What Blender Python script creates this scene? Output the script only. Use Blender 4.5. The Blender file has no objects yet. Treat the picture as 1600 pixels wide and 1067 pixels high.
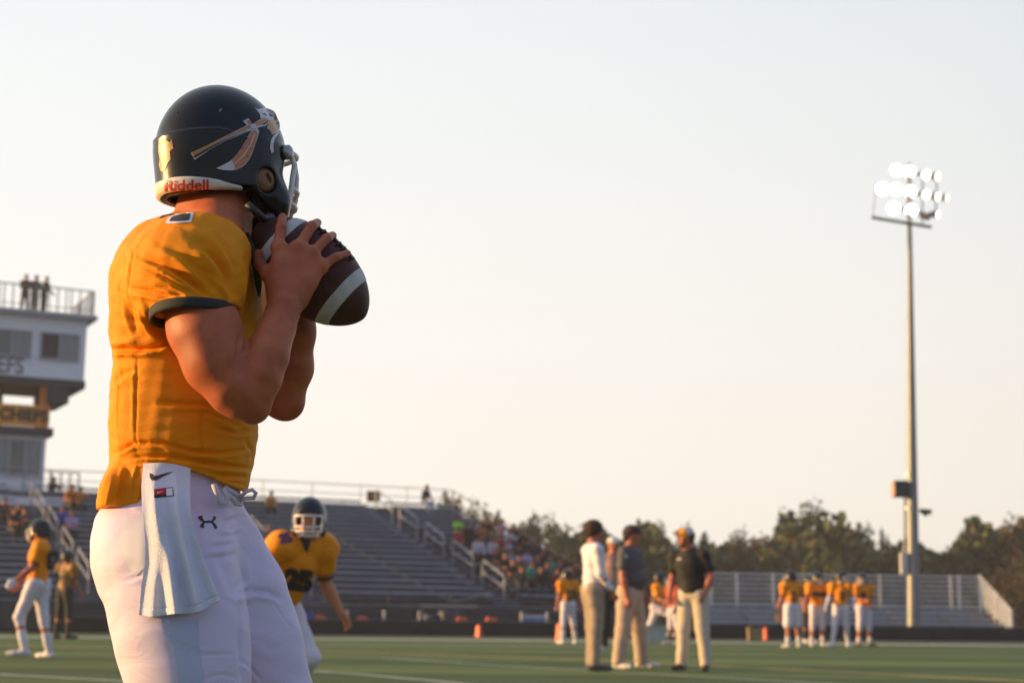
import bpy, math, random
import numpy as np
from mathutils import Vector, Matrix
from mathutils.bvhtree import BVHTree
sc = bpy.context.scene
col = sc.collection
R = math.radians
# ------------------------------------------------------------------ camera
FPX, CX, CY, CAM_H = 2500.0, 800.0, 533.5, 0.64
PITCH, ROLL = R(9.77), 0.012
cam_d = bpy.data.cameras.new('camera'); cam = bpy.data.objects.new('camera', cam_d); col.objects.link(cam)
cam_d.sensor_width = 36.0; cam_d.lens = FPX / 1600 * 36.0; cam_d.clip_start = 0.05; cam_d.clip_end = 3000
CM = Matrix.Rotation(R(90) + PITCH, 3, 'X') @ Matrix.Rotation(ROLL, 3, 'Z')
cam.matrix_world = Matrix.Translation((0, 0, CAM_H)) @ CM.to_4x4()
cam_d.dof.use_dof = True; cam_d.dof.focus_distance = 3.38; cam_d.dof.aperture_fstop = 4.8
sc.camera = cam
# ------------------------------------------------------------------ sky and sun
SUN_EL, SUN_AZ = R(9.0), R(-89)         # azimuth from +Y, negative is to the left
w = bpy.data.worlds.new('World'); sc.world = w; w.use_nodes = True
nt = w.node_tree; nt.nodes.clear()
N = nt.nodes.new
wo = N('ShaderNodeOutputWorld'); bg = N('ShaderNodeBackground'); sky = N('ShaderNodeTexSky')
sky.sky_type = 'NISHITA'; sky.sun_disc = False; sky.sun_elevation = SUN_EL; sky.sun_rotation = SUN_AZ
sky.altitude = 200; sky.air_density = 1.0; sky.dust_density = 2.5; sky.ozone_density = 1.0
hsv = N('ShaderNodeHueSaturation'); hsv.inputs['Saturation'].default_value = 0.42
# thin high cloud veil: evens the sky out toward a pale warm white low down
tc = N('ShaderNodeTexCoord'); sep = N('ShaderNodeSeparateXYZ'); ramp = N('ShaderNodeValToRGB')
mp = N('ShaderNodeMapping'); mp.inputs['Scale'].default_value = (1.2, 1.2, 5.0)
no = N('ShaderNodeTexNoise'); no.inputs['Scale'].default_value = 2.2; no.inputs['Detail'].default_value = 4
ma = N('ShaderNodeMath'); ma.operation = 'MULTIPLY_ADD'; ma.inputs[1].default_value = 0.10; ma.inputs[2].default_value = -0.05
ad = N('ShaderNodeMath'); ad.operation = 'ADD'
e = ramp.color_ramp.elements
VEIL = 6.0
SKYC = [(0.0, (.95, .855, .73)), (.07, (.94, .87, .775)), (.17, (.92, .885, .83)), (.32, (.83, .865, .86)), (.7, (.60, .70, .80))]
while len(e) < len(SKYC): e.new(0.5)
for k, (p, c) in enumerate(SKYC): e[k].position = p; e[k].color = (*c, 1)
sc_ = N('ShaderNodeVectorMath'); sc_.operation = 'SCALE'; sc_.inputs['Scale'].default_value = VEIL
# the half of the sky away from the sunset is dimmer
dt = N('ShaderNodeVectorMath'); dt.operation = 'DOT_PRODUCT'; dt.inputs[1].default_value = (math.sin(R(-38)), math.cos(R(-38)), 0)
mr = N('ShaderNodeMapRange'); mr.interpolation_type = 'SMOOTHSTEP'; mr.inputs['From Min'].default_value = -.45; mr.inputs['From Max'].default_value = .98; mr.inputs['To Min'].default_value = .55 * VEIL; mr.inputs['To Max'].default_value = 1.09 * VEIL
mx = N('ShaderNodeMix'); mx.data_type = 'RGBA'; mx.inputs[0].default_value = 0.80
L = nt.links.new
L(sky.outputs[0], hsv.inputs['Color']); L(tc.outputs['Generated'], sep.inputs[0]); L(tc.outputs['Generated'], mp.inputs[0]); L(mp.outputs[0], no.inputs['Vector'])
L(no.outputs[0], ma.inputs[0]); L(ma.outputs[0], ad.inputs[0]); L(sep.outputs[2], ad.inputs[1]); L(ad.outputs[0], ramp.inputs[0])
L(tc.outputs['Generated'], dt.inputs[0]); L(dt.outputs['Value'], mr.inputs['Value']); L(mr.outputs[0], sc_.inputs['Scale']); L(ramp.outputs[0], sc_.inputs[0]); tint = N('ShaderNodeMix'); tint.data_type = 'RGBA'; tint.blend_type = 'MULTIPLY'; tint.inputs[7].default_value = (.62, .78, 1.16, 1)
mr2 = N('ShaderNodeMapRange'); mr2.inputs['From Min'].default_value = .55; mr2.inputs['From Max'].default_value = -.35; mr2.inputs['To Min'].default_value = 0; mr2.inputs['To Max'].default_value = 1
L(dt.outputs['Value'], mr2.inputs['Value']); L(mr2.outputs[0], tint.inputs[0]); L(sc_.outputs[0], tint.inputs[6])
L(hsv.outputs[0], mx.inputs[6]); L(tint.outputs[2], mx.inputs[7]); L(mx.outputs[2], bg.inputs[0]); L(bg.outputs[0], wo.inputs[0])
bg.inputs[1].default_value = 0.12
sd = bpy.data.lights.new('sun', 'SUN'); sd.energy = 5.0; sd.angle = R(0.6); sd.color = (1.0, 0.59, 0.20)
sun = bpy.data.objects.new('sun', sd); col.objects.link(sun)
SUND = Vector((math.sin(SUN_AZ) * math.cos(SUN_EL), math.cos(SUN_AZ) * math.cos(SUN_EL), math.sin(SUN_EL)))
sun.rotation_euler = SUND.to_track_quat('Z', 'Y').to_euler(); sun.location = (-30, 10, 30)
vs = sc.view_settings; vs.view_transform = 'Standard'; vs.look = 'None'; vs.gamma = 1; vs.exposure = 0.70
sc.cycles.use_denoising = True; sc.cycles.max_bounces = 6; sc.cycles.transparent_max_bounces = 6
# ------------------------------------------------------------------ projection helpers (photo pixels 1600x1067)
CAMP = Vector((0, 0, CAM_H)); CMN = np.array([list(r) for r in CM])
def ray(px, py): return (CM @ Vector(((px - CX) / FPX, -(py - CY) / FPX, -1.0))).normalized()
def W(px, py, Y):
    d = ray(px, py); return CAMP + d * (Y / d.y)
def G(px, py, z=0.0):
    d = ray(px, py); return CAMP + d * ((z - CAM_H) / d.z)
def proj(P):
    q = (np.asarray(P) - np.array([0, 0, CAM_H])) @ CMN
    return np.stack([CX + FPX * q[..., 0] / -q[..., 2], CY - FPX * q[..., 1] / -q[..., 2]], -1)
def PX(X, Y, py):                      # height z at ground position (X, Y) that shows at row py
    lo, hi = -5.0, 60.0
    for _ in range(40):
        m = (lo + hi) / 2
        if proj((X, Y, m))[1] > py: lo = m
        else: hi = m
    return lo
# ------------------------------------------------------------------ object helpers
def tag(o, label=None, cat=None, group=None, kind=None):
    if label: o['label'] = label
    if cat: o['category'] = cat
    if group: o['group'] = group
    if kind: o['kind'] = kind
    return o
def mesh(name, verts, faces, m=None, parent=None, origin=None, smooth=False, mi=None):
    V = np.asarray(verts, dtype=float).reshape(-1, 3)
    if parent is not None:
        p = parent; off = np.zeros(3)
        while p is not None: off += np.array(p.location); p = p.parent
        V = V - off
    elif origin is not None: V = V - np.array(origin)
    me = bpy.data.meshes.new(name)
    me.from_pydata(V.tolist(), [], faces.tolist() if hasattr(faces, 'tolist') else faces)
    ms = m if isinstance(m, (list, tuple)) else [m]
    for x in ms:
        if x: me.materials.append(x)
    if mi is not None: me.polygons.foreach_set('material_index', np.asarray(mi, dtype=np.int32))
    if smooth: me.polygons.foreach_set('use_smooth', np.ones(len(me.polygons), dtype=bool))
    me.update()
    o = bpy.data.objects.new(name, me); col.objects.link(o)
    if parent is not None: o.parent = parent
    elif origin is not None: o.location = origin
    return o
def empty(name, loc, label, cat, group=None):
    o = bpy.data.objects.new(name, None); o.location = loc; o.empty_display_size = .2; col.objects.link(o)
    return tag(o, label, cat, group)
class MB:
    def __init__(s, O=(0, 0, 0), u=(1, 0, 0), v=(0, 1, 0)):
        s.O = Vector(O); s.u = Vector(u); s.v = Vector(v); s.V = []; s.F = []
    def P(s, a, b, c): return s.O + s.u * a + s.v * b + Vector((0, 0, c))
    def box(s, a0, a1, b0, b1, c0, c1):
        n = len(s.V)
        for c in (c0, c1):
            for a, b in ((a0, b0), (a1, b0), (a1, b1), (a0, b1)): s.V.append(s.P(a, b, c))
        s.F += [(n, n+3, n+2, n+1), (n+4, n+5, n+6, n+7), (n, n+1, n+5, n+4), (n+1, n+2, n+6, n+5), (n+2, n+3, n+7, n+6), (n+3, n, n+4, n+7)]
        return s
    def bar(s, p, q, w_, d_=None, up=(0, 0, 1)):       # square bar between two local points
        d_ = d_ or w_; a = s.P(*p); b = s.P(*q); t = (b - a).normalized(); up = Vector(up)
        if abs(t.dot(up)) > .95: up = Vector((1, 0, 0))
        x = t.cross(up).normalized() * w_ / 2; y = t.cross(x).normalized() * d_ / 2; n = len(s.V)
        for c in (a, b): s.V += [c - x - y, c + x - y, c + x + y, c - x + y]
        s.F += [(n, n+1, n+2, n+3), (n+7, n+6, n+5, n+4)] + [(n+i, n+4+i, n+4+(i+1) % 4, n+(i+1) % 4) for i in range(4)]
        return s
    def tube(s, pts, r, seg=8, loc=True, closed=False):
        P = [s.P(*p) if loc else Vector(p) for p in pts]; n0 = len(s.V); m = len(P)
        rs = r if isinstance(r, (list, tuple)) else [r] * m
        up = None
        for i, p in enumerate(P):
            if closed: t = (P[(i+1) % m] - P[i-1]).normalized()
            else: t = (P[min(i+1, m-1)] - P[max(i-1, 0)]).normalized()
            if up is None:
                up = Vector((0, 0, 1)) if abs(t.z) < .9 else Vector((1, 0, 0))
            x = t.cross(up).normalized(); up = x.cross(t).normalized()
            for k in range(seg):
                a = 2 * math.pi * k / seg; s.V.append(p + (x * math.cos(a) + up * math.sin(a)) * rs[i])
        for i in range(m if closed else m - 1):
            for k in range(seg):
                a, b = n0 + i * seg, n0 + ((i+1) % m) * seg
                s.F.append((a + k, a + (k+1) % seg, b + (k+1) % seg, b + k))
        if not closed:
            s.F.append(tuple(n0 + k for k in reversed(range(seg)))); s.F.append(tuple(n0 + (m-1) * seg + k for k in range(seg)))
        return s
    def poly(s, pts2, b0, b1):                          # prism: outline in (a, c), extruded along b
        n = len(s.V); m = len(pts2)
        for b in (b0, b1): s.V += [s.P(a, b, c) for a, c in pts2]
        s.F += [tuple(range(n, n+m)), tuple(reversed(range(n+m, n+2*m)))] + [(n+i, n+m+i, n+m+(i+1) % m, n+(i+1) % m) for i in range(m)]
        return s
    def build(s, name, m, parent=None, origin=None, smooth=False): return mesh(name, [tuple(v) for v in s.V], s.F, m, parent, origin, smooth)
# ------------------------------------------------------------------ materials
MATS = {}
def mat(name, c, rough=.6, metal=0., var=.12, vs=6., bump=0., bs=120., coat=0., spec=.5, fold=0., fs=18., emit=None, es=1., c2=None, sss=0, stretch=None, sheen=0, tcoord='Object'):
    if name in MATS: return MATS[name]
    m = bpy.data.materials.new(name); m.use_nodes = True; t = m.node_tree; b = t.nodes['Principled BSDF']
    b.inputs['Roughness'].default_value = rough; b.inputs['Metallic'].default_value = metal; b.inputs['Coat Weight'].default_value = coat
    b.inputs['Specular IOR Level'].default_value = spec
    if sheen: b.inputs['Sheen Weight'].default_value = sheen
    if sss: b.inputs['Subsurface Weight'].default_value = sss; b.inputs['Subsurface Radius'].default_value = (.02, .008, .004); b.inputs['Subsurface Scale'].default_value = 1
    co = t.nodes.new('ShaderNodeTexCoord'); src = co.outputs[tcoord]
    if stretch:
        mm = t.nodes.new('ShaderNodeMapping'); mm.inputs['Scale'].default_value = stretch; t.links.new(src, mm.inputs[0]); src = mm.outputs[0]
    n = t.nodes.new('ShaderNodeTexNoise'); n.inputs['Scale'].default_value = vs; n.inputs['Detail'].default_value = 5; n.inputs['Roughness'].default_value = .6
    r = t.nodes.new('ShaderNodeValToRGB'); c2 = c2 or tuple(min(1, x * (1 + var)) for x in c); c1 = tuple(x * (1 - var) for x in c)
    r.color_ramp.elements[0].position = .34; r.color_ramp.elements[1].position = .66
    r.color_ramp.elements[0].color = (*c1, 1); r.color_ramp.elements[1].color = (*c2, 1)
    t.links.new(src, n.inputs['Vector']); t.links.new(n.outputs[0], r.inputs[0]); t.links.new(r.outputs[0], b.inputs['Base Color'])
    if fold:                                            # soft cloth drape at hand scale, under the weave
        n3 = t.nodes.new('ShaderNodeTexNoise'); n3.inputs['Scale'].default_value = fs; n3.inputs['Detail'].default_value = 2; n3.inputs['Distortion'].default_value = 1.2
        m3 = t.nodes.new('ShaderNodeMapping'); m3.inputs['Scale'].default_value = (.6, 1, 1.6); m3.inputs['Rotation'].default_value = (.2, .5, 0)
        b3 = t.nodes.new('ShaderNodeBump'); b3.inputs['Strength'].default_value = fold; b3.inputs['Distance'].default_value = .02
        t.links.new(src, m3.inputs[0]); t.links.new(m3.outputs[0], n3.inputs['Vector']); t.links.new(n3.outputs[0], b3.inputs['Height']); t.links.new(b3.outputs[0], b.inputs['Normal'])
    if bump:
        n2 = t.nodes.new('ShaderNodeTexNoise'); n2.inputs['Scale'].default_value = bs; n2.inputs['Detail'].default_value = 3
        bp = t.nodes.new('ShaderNodeBump'); bp.inputs['Strength'].default_value = bump; bp.inputs['Distance'].default_value = .002
        t.links.new(src, n2.inputs['Vector']); t.links.new(n2.outputs[0], bp.inputs['Height']); t.links.new(bp.outputs[0], b.inputs['Normal'])
        if fold: t.links.new(b3.outputs[0], bp.inputs['Normal'])
    if emit: b.inputs['Emission Color'].default_value = (*emit, 1); b.inputs['Emission Strength'].default_value = es
    MATS[name] = m; return m
# ------------------------------------------------------------------ distance-field modelling
class SDF:
    def __init__(s, lo, hi, h):
        s.lo = np.array(lo, float); s.h = h; n = np.ceil((np.array(hi, float) - s.lo) / h).astype(int) + 1
        s.ax = [s.lo[i] + h * np.arange(n[i]) for i in range(3)]; s.F = np.full(n, .08, np.float32)
    def blk(s, lo, hi, m):
        sl = []
        for i in range(3):
            a = max(0, int((lo[i] - m - s.lo[i]) / s.h)); b = min(len(s.ax[i]), int((hi[i] + m - s.lo[i]) / s.h) + 2)
            if b <= a: return None, None
            sl.append(slice(a, b))
        g = np.stack(np.meshgrid(*[s.ax[i][sl[i]] for i in range(3)], indexing='ij'), -1).astype(np.float32)
        return tuple(sl), g
    def mix(s, sl, d, k, op):
        F = s.F[sl]
        if op == '+':
            if k > 0: h = np.maximum(k - np.abs(F - d), 0) / k; s.F[sl] = np.minimum(F, d) - h * h * k / 4
            else: s.F[sl] = np.minimum(F, d)
        elif op == '-':
            d = -d
            if k > 0: h = np.maximum(k - np.abs(F - d), 0) / k; s.F[sl] = np.maximum(F, d) + h * h * k / 4
            else: s.F[sl] = np.maximum(F, d)
    def cone(s, a, b, ra, rb, k=.02, op='+', sq=None):
        a = np.array(a, float); b = np.array(b, float); r = max(ra, rb) * (1.6 if sq else 1)
        sl, g = s.blk(np.minimum(a, b) - r, np.maximum(a, b) + r, .03 + k)
        if sl is None: return s
        q = g - a.astype(np.float32); ab = b - a
        if sq is not None:
            n, f = np.array(sq[0], float), sq[1]; n = n / np.linalg.norm(n)
            q = q + (q @ n.astype(np.float32))[..., None] * (n * (1 / f - 1)).astype(np.float32); ab = ab + n * (ab @ n) * (1 / f - 1)
        t = np.clip((q @ ab.astype(np.float32)) / max(ab @ ab, 1e-9), 0, 1)
        d = np.linalg.norm(q - t[..., None] * ab.astype(np.float32), axis=-1) - (ra + (rb - ra) * t)
        s.mix(sl, d, k, op); return s
    def chain(s, pts, rs, k=.02, op='+', sq=None):
        for i in range(len(pts) - 1): s.cone(pts[i], pts[i+1], rs[i], rs[i+1], k, op, sq)
        return s
    def ell(s, c, r, M=None, k=.02, op='+'):
        c = np.array(c, float); r = np.array(r, float); R_ = r.max()
        sl, g = s.blk(c - R_, c + R_, .03 + k)
        if sl is None: return s
        q = g - c.astype(np.float32)
        if M is not None: q = q @ np.asarray(M, dtype=np.float32)      # columns of M = local axes
        k0 = np.linalg.norm(q / r, axis=-1); k1 = np.linalg.norm(q / (r * r), axis=-1)
        s.mix(sl, (k0 * (k0 - 1) / np.maximum(k1, 1e-6)).astype(np.float32), k, op); return s
    def func(s, f, lo, hi, k=0., op='+', m=.03):
        sl, g = s.blk(np.array(lo), np.array(hi), m)
        if sl is not None: s.mix(sl, f(g).astype(np.float32), k, op)
        return s
    def loft(s, secs, k=0., op='+', p=2.3, grow=0.):
        # secs: rows (z, cx, cy, rx, ry) sorted by z
        S = np.array(sorted(secs), float); S[:, 3:] += grow
        lo = [(S[:, 1] - S[:, 3]).min(), (S[:, 2] - S[:, 4]).min(), S[0, 0]]; hi = [(S[:, 1] + S[:, 3]).max(), (S[:, 2] + S[:, 4]).max(), S[-1, 0]]
        sl, g = s.blk(lo, hi, .03)
        z = s.ax[2][sl[2]]; zz = np.clip(z, S[0, 0], S[-1, 0])
        c = [np.interp(zz, S[:, 0], S[:, i]) for i in range(1, 5)]
        ker = max(1, int(.012 / s.h)); c = [np.convolve(np.pad(x, ker, mode='edge'), np.ones(2*ker+1) / (2*ker+1), 'valid') for x in c]
        qx = (g[..., 0] - c[0]) / c[2]; qy = (g[..., 1] - c[1]) / c[3]
        d = ((np.abs(qx)**p + np.abs(qy)**p)**(1/p) - 1) * np.minimum(c[2], c[3])
        d = np.maximum(d, np.maximum(S[0, 0] - z, z - S[-1, 0]))
        s.mix(sl, d.astype(np.float32), k, op); return s
    def smooth(s, n=1):
        for _ in range(n):
            for a in range(3):
                F = s.F; x = np.moveaxis(F, a, 0); y = x.copy(); y[1:-1] = .25 * x[:-2] + .5 * x[1:-1] + .25 * x[2:]; s.F = np.moveaxis(y, 0, a)
        return s
    def mesh(s):
        F = s.F; I = F < 0; n = np.array(F.shape)
        c = I[:-1, :-1, :-1].astype(np.int8)
        tot = np.zeros(n - 1, np.int8)
        for i in (0, 1):
            for j in (0, 1):
                for k in (0, 1): tot += I[i:n[0]-1+i, j:n[1]-1+j, k:n[2]-1+k]
        act = np.argwhere((tot > 0) & (tot < 8)); idx = np.full(n - 1, -1, np.int64); idx[tuple(act.T)] = np.arange(len(act))
        S = np.zeros((len(act), 3)); C = np.zeros(len(act))
        for ax in range(3):
            o = [x for x in range(3) if x != ax]
            for a in (0, 1):
                for b in (0, 1):
                    p = act.copy(); p[:, o[0]] += a; p[:, o[1]] += b; q = p.copy(); q[:, ax] += 1
                    fp = F[tuple(p.T)]; fq = F[tuple(q.T)]; m = (fp < 0) != (fq < 0)
                    t = np.zeros(len(act)); t[m] = fp[m] / (fp[m] - fq[m]); P = p.astype(float); P[:, ax] += t
                    S[m] += P[m]; C += m
        V = s.lo + s.h * S / C[:, None]
        Q = []
        for ax in range(3):
            o = [x for x in range(3) if x != ax]
            sa = [slice(None)] * 3; sb = [slice(None)] * 3; sa[ax] = slice(0, -1); sb[ax] = slice(1, None)
            A, B = I[tuple(sa)], I[tuple(sb)]; e_ = np.argwhere(A != B)
            e_ = e_[(e_[:, o[0]] > 0) & (e_[:, o[1]] > 0) & (e_[:, o[0]] < n[o[0]] - 1) & (e_[:, o[1]] < n[o[1]] - 1)]
            if not len(e_): continue
            ins = A[tuple(e_.T)]
            def cell(da, db): p = e_.copy(); p[:, o[0]] += da; p[:, o[1]] += db; return idx[tuple(p.T)]
            q = np.stack([cell(-1, -1), cell(0, -1), cell(0, 0), cell(-1, 0)], 1)
            flip = ins if ax != 1 else ~ins
            q[~flip] = q[~flip][:, ::-1]; Q.append(q)
        return V, np.concatenate(Q)
def vnormals(V, Q):
    n = np.cross(V[Q[:, 2]] - V[Q[:, 0]], V[Q[:, 3]] - V[Q[:, 1]]); N_ = np.zeros_like(V)
    for i in range(4): np.add.at(N_, Q[:, i], n)
    return N_ / np.maximum(np.linalg.norm(N_, axis=1, keepdims=True), 1e-12)
def relax(V, Q, n=2, lam=.5):
    for _ in range(n):
        A = np.zeros_like(V); C = np.zeros(len(V))
        for i in range(4): np.add.at(A, Q[:, i], V[Q[:, (i+1) % 4]]); np.add.at(C, Q[:, i], 1); np.add.at(A, Q[:, (i+1) % 4], V[Q[:, i]]); np.add.at(C, Q[:, (i+1) % 4], 1)
        V = V + lam * (A / C[:, None] - V)
    return V
def segdist(P, pl):                                    # pixel distance to a polyline, and parameter along it
    best = np.full(len(P), 1e9); par = np.zeros(len(P)); pl = np.array(pl, float); L_ = np.r_[0, np.cumsum(np.linalg.norm(np.diff(pl, axis=0), axis=1))]
    side = np.zeros(len(P))
    for i in range(len(pl) - 1):
        a, b = pl[i], pl[i+1]; ab = b - a; l2 = ab @ ab; t = np.clip(((P - a) @ ab) / l2, 0, 1); v = P - a - t[:, None] * ab; d = np.linalg.norm(v, axis=1)
        m = d < best; best[m] = d[m]; par[m] = (L_[i] + t[m] * math.sqrt(l2)) / L_[-1]; side[m] = np.sign(ab[0] * v[m, 1] - ab[1] * v[m, 0])
    return best, par, side
def creases(V, Q, items):
    """press folds into cloth or skin: items = (pixel polyline, width px, depth m [, 'fold'])"""
    Nn = vnormals(V, Q); P = proj(V); view = V - np.array([0, 0, CAM_H]); view /= np.linalg.norm(view, axis=1, keepdims=True)
    face = np.clip(-(Nn * view).sum(1) * 2.5, 0, 1)
    D = np.zeros(len(V))
    for it in items:
        pl, wd, dp = it[:3]; q = np.array(pl); lo = q.min(0) - 4 * wd; hi = q.max(0) + 4 * wd
        m = (P[:, 0] > lo[0]) & (P[:, 0] < hi[0]) & (P[:, 1] > lo[1]) & (P[:, 1] < hi[1]) & (face > 0)
        if not m.any(): continue
        d, t, sd_ = segdist(P[m], pl); env = np.sin(np.pi * np.clip(t, .02, .98))**.6 if len(it) < 5 else 1.
        x = d / wd
        if len(it) > 3 and it[3] == 'fold': g = np.exp(-x * x) - .65 * np.exp(-((x * sd_ - 1.7)**2))
        else: g = np.exp(-x * x)
        D[m] += g * env * dp * face[m]
    return V + Nn * D[:, None]
def bvh(V, F): return BVHTree.FromPolygons([Vector(v) for v in V], [tuple(int(i) for i in f) for f in F])
def bvh_obj(o):
    off = Vector((0, 0, 0)); p = o
    while p is not None: off += Vector(p.location); p = p.parent
    return BVHTree.FromPolygons([v.co + off for v in o.data.vertices], [tuple(p_.vertices) for p_ in o.data.polygons])
import bmesh
from mathutils.geometry import delaunay_2d_cdt
def spline_loop(pts, sharp=(), n=6):
    """closed Catmull-Rom outline; points listed in sharp stay corners"""
    m = len(pts); P = [np.array(p, float) for p in pts]; out = []
    for i in range(m):
        p0, p1, p2, p3 = P[i-1], P[i], P[(i+1) % m], P[(i+2) % m]
        t1 = (p2 - p0) * .5 if i not in sharp else (p2 - p1) * .5; t2 = (p3 - p1) * .5 if (i+1) % m not in sharp else (p2 - p1) * .5
        for k in range(n): t = k / n; out.append(tuple((2*t**3-3*t**2+1)*p1 + (t**3-2*t**2+t)*t1 + (-2*t**3+3*t**2)*p2 + (t**3-t**2)*t2))
    return out
def flat_poly(outlines, maxlen=6.0):
    """evenly filled 2-D mesh of closed outlines (pixel space)"""
    bm = bmesh.new()
    for pts in outlines:
        Bd = []
        for i, p in enumerate(pts):
            q = pts[(i+1) % len(pts)]; d = math.hypot(q[0]-p[0], q[1]-p[1]); k = max(1, int(math.ceil(d / maxlen)))
            for j in range(k): Bd.append(Vector((p[0] + (q[0]-p[0]) * j / k, p[1] + (q[1]-p[1]) * j / k)))
        nb = len(Bd); xs = [p[0] for p in pts]; ys = [p[1] for p in pts]; IN = []
        A = np.array([tuple(v) for v in Bd]); B_ = np.roll(A, -1, 0)
        for x in np.arange(min(xs), max(xs), maxlen * .9):
            for y in np.arange(min(ys), max(ys), maxlen * .9):
                c = ((A[:, 1] > y) != (B_[:, 1] > y)); xi = A[:, 0] + (y - A[:, 1]) * (B_[:, 0] - A[:, 0]) / np.where(B_[:, 1] == A[:, 1], 1e9, B_[:, 1] - A[:, 1])
                if (c & (x < xi)).sum() % 2 and np.hypot(A[:, 0] - x, A[:, 1] - y).min() > maxlen * .35: IN.append(Vector((x, y)))
        r = delaunay_2d_cdt(Bd + IN, [], [list(range(nb))], 1, 1e-5)
        vs_ = [bm.verts.new((v.x, v.y, 0)) for v in r[0]]
        for f in r[2]:
            try: bm.faces.new([vs_[i] for i in f])
            except ValueError: pass
    return bm
def drape(name, bm, tree, m, parent=None, lift=.0012, thick=0., smooth=True, fb=None, warp=None):
    """lay a flat outline (photo pixels) onto a modelled surface along the line of sight, as real thin geometry"""
    bad = []; hits = {}
    for v in bm.verts:
        x, y = v.co.x, v.co.y
        if warp: x, y = warp(x, y)
        h = tree.ray_cast(CAMP, ray(x, y))
        if h[0] is None: bad.append((v, x, y))
        else: hits[v] = (h[0], h[1]); 
    ok = list(hits.items())
    for v, (p, n) in ok:
        if n.dot(p - CAMP) > 0: n = -n
        vd = (CAMP - p).normalized(); v.co = p + (vd + n * .3) * lift
    for v, x, y in bad:
        if ok:
            c = min(ok, key=lambda it: (proj(it[1][0])[0] - x)**2 + (proj(it[1][0])[1] - y)**2) if len(bad) < 60 else ok[0]
            v.co = W(x, y, c[1][0].y)
    if thick:
        r = bmesh.ops.extrude_face_region(bm, geom=bm.faces[:])
        for v in [g for g in r['geom'] if isinstance(g, bmesh.types.BMVert)]: v.co += (CAMP - v.co).normalized() * thick
    bmesh.ops.recalc_face_normals(bm, faces=bm.faces[:])
    V = [tuple(v.co) for v in bm.verts]; bm.verts.index_update(); F = [tuple(v.index for v in f.verts) for f in bm.faces]; bm.free()
    return mesh(name, V, F, m, parent, None, smooth)
def text2d(txt, bold=0.0, shear=0.0):
    cu = bpy.data.curves.new('t', 'FONT'); cu.body = txt; cu.size = 1; cu.offset = bold; cu.shear = shear; cu.align_x = 'CENTER'; cu.align_y = 'CENTER'; cu.resolution_u = 3
    o = bpy.data.objects.new('t', cu); col.objects.link(o); dg = bpy.context.evaluated_depsgraph_get(); me = o.evaluated_get(dg).to_mesh()
    bm = bmesh.new(); bm.from_mesh(me); o.evaluated_get(dg).to_mesh_clear(); bpy.data.objects.remove(o); bpy.data.curves.remove(cu)
    xs = [v.co.x for v in bm.verts]; ys = [v.co.y for v in bm.verts]; a, b, c, d = min(xs), max(xs), min(ys), max(ys)
    for v in bm.verts: v.co = ((v.co.x - a) / (b - a), (v.co.y - c) / (d - c), 0)
    return bm                                           # unit square, y up
def refine(bm, n=2, ml=.06):
    bmesh.ops.triangulate(bm, faces=bm.faces[:])
    for _ in range(n):
        es = [e_ for e_ in bm.edges if e_.calc_length() > ml]
        if not es: break
        bmesh.ops.subdivide_edges(bm, edges=es, cuts=1); bmesh.ops.triangulate(bm, faces=bm.faces[:])
    return bm
def quadwarp(q):                                        # unit square (y up) to a pixel quad: bottom-left, bottom-right, top-right, top-left
    q = np.array(q, float)
    return lambda x, y: tuple((q[0] * (1-x) + q[1] * x) * (1-y) + (q[3] * (1-x) + q[2] * x) * y)
# ================================================================== SETTING
HAZE = .0007
rnd = random.Random(7)
turf_m = mat('turf', (.092, .142, .046), .9, var=.25, vs=.35, c2=(.128, .175, .060), bump=1.0, bs=60, spec=.15, stretch=(.35, 1.6, 1))
# grass blades read as fine grain plus broad mown bands
def turf_bands(m):
    t = m.node_tree; b = t.nodes['Principled BSDF']; ln = b.inputs['Base Color'].links[0].from_socket
    co = t.nodes.new('ShaderNodeTexCoord'); wv = t.nodes.new('ShaderNodeTexWave'); wv.bands_direction = 'Y'; wv.inputs['Scale'].default_value = .055; wv.inputs['Distortion'].default_value = .8; wv.inputs['Detail Scale'].default_value = .3
    r = t.nodes.new('ShaderNodeValToRGB'); r.color_ramp.elements[0].position = .42; r.color_ramp.elements[1].position = .58
    r.color_ramp.elements[0].color = (.68, .74, .70, 1); r.color_ramp.elements[1].color = (1.2, 1.15, 1.0, 1)
    g = t.nodes.new('ShaderNodeTexNoise'); g.inputs['Scale'].default_value = 45; g.inputs['Detail'].default_value = 4
    r2 = t.nodes.new('ShaderNodeValToRGB'); r2.color_ramp.elements[0].position = .3; r2.color_ramp.elements[1].position = .7; r2.color_ramp.elements[0].color = (.7, .7, .7, 1); r2.color_ramp.elements[1].color = (1.25, 1.25, 1.2, 1)
    m1 = t.nodes.new('ShaderNodeMix'); m1.data_type = 'RGBA'; m1.blend_type = 'MULTIPLY'; m1.inputs[0].default_value = 1
    m2 = t.nodes.new('ShaderNodeMix'); m2.data_type = 'RGBA'; m2.blend_type = 'MULTIPLY'; m2.inputs[0].default_value = 1
    k = t.links.new; k(co.outputs['Object'], wv.inputs[0]); k(wv.outputs[0], r.inputs[0]); k(co.outputs['Object'], g.inputs[0]); k(g.outputs[0], r2.inputs[0])
    k(ln, m1.inputs[6]); k(r.outputs[0], m1.inputs[7]); k(m1.outputs[2], m2.inputs[6]); k(r2.outputs[0], m2.inputs[7]); k(m2.outputs[2], b.inputs['Base Color'])
turf_bands(turf_m)
def sheet(name, pts, z, m): return tag(mesh(name, [(x, y, z) for x, y in pts], [tuple(range(len(pts)))], m), kind='structure')
sheet('ground', [(-1500, -300), (1500, -300), (1500, 1800), (-1500, 1800)], -.012, mat('rough_grass', (.05, .06, .025), .95, var=.3, vs=.2))
fl, fr = G(-400, 984.5), G(2000, 1009.5)
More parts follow.
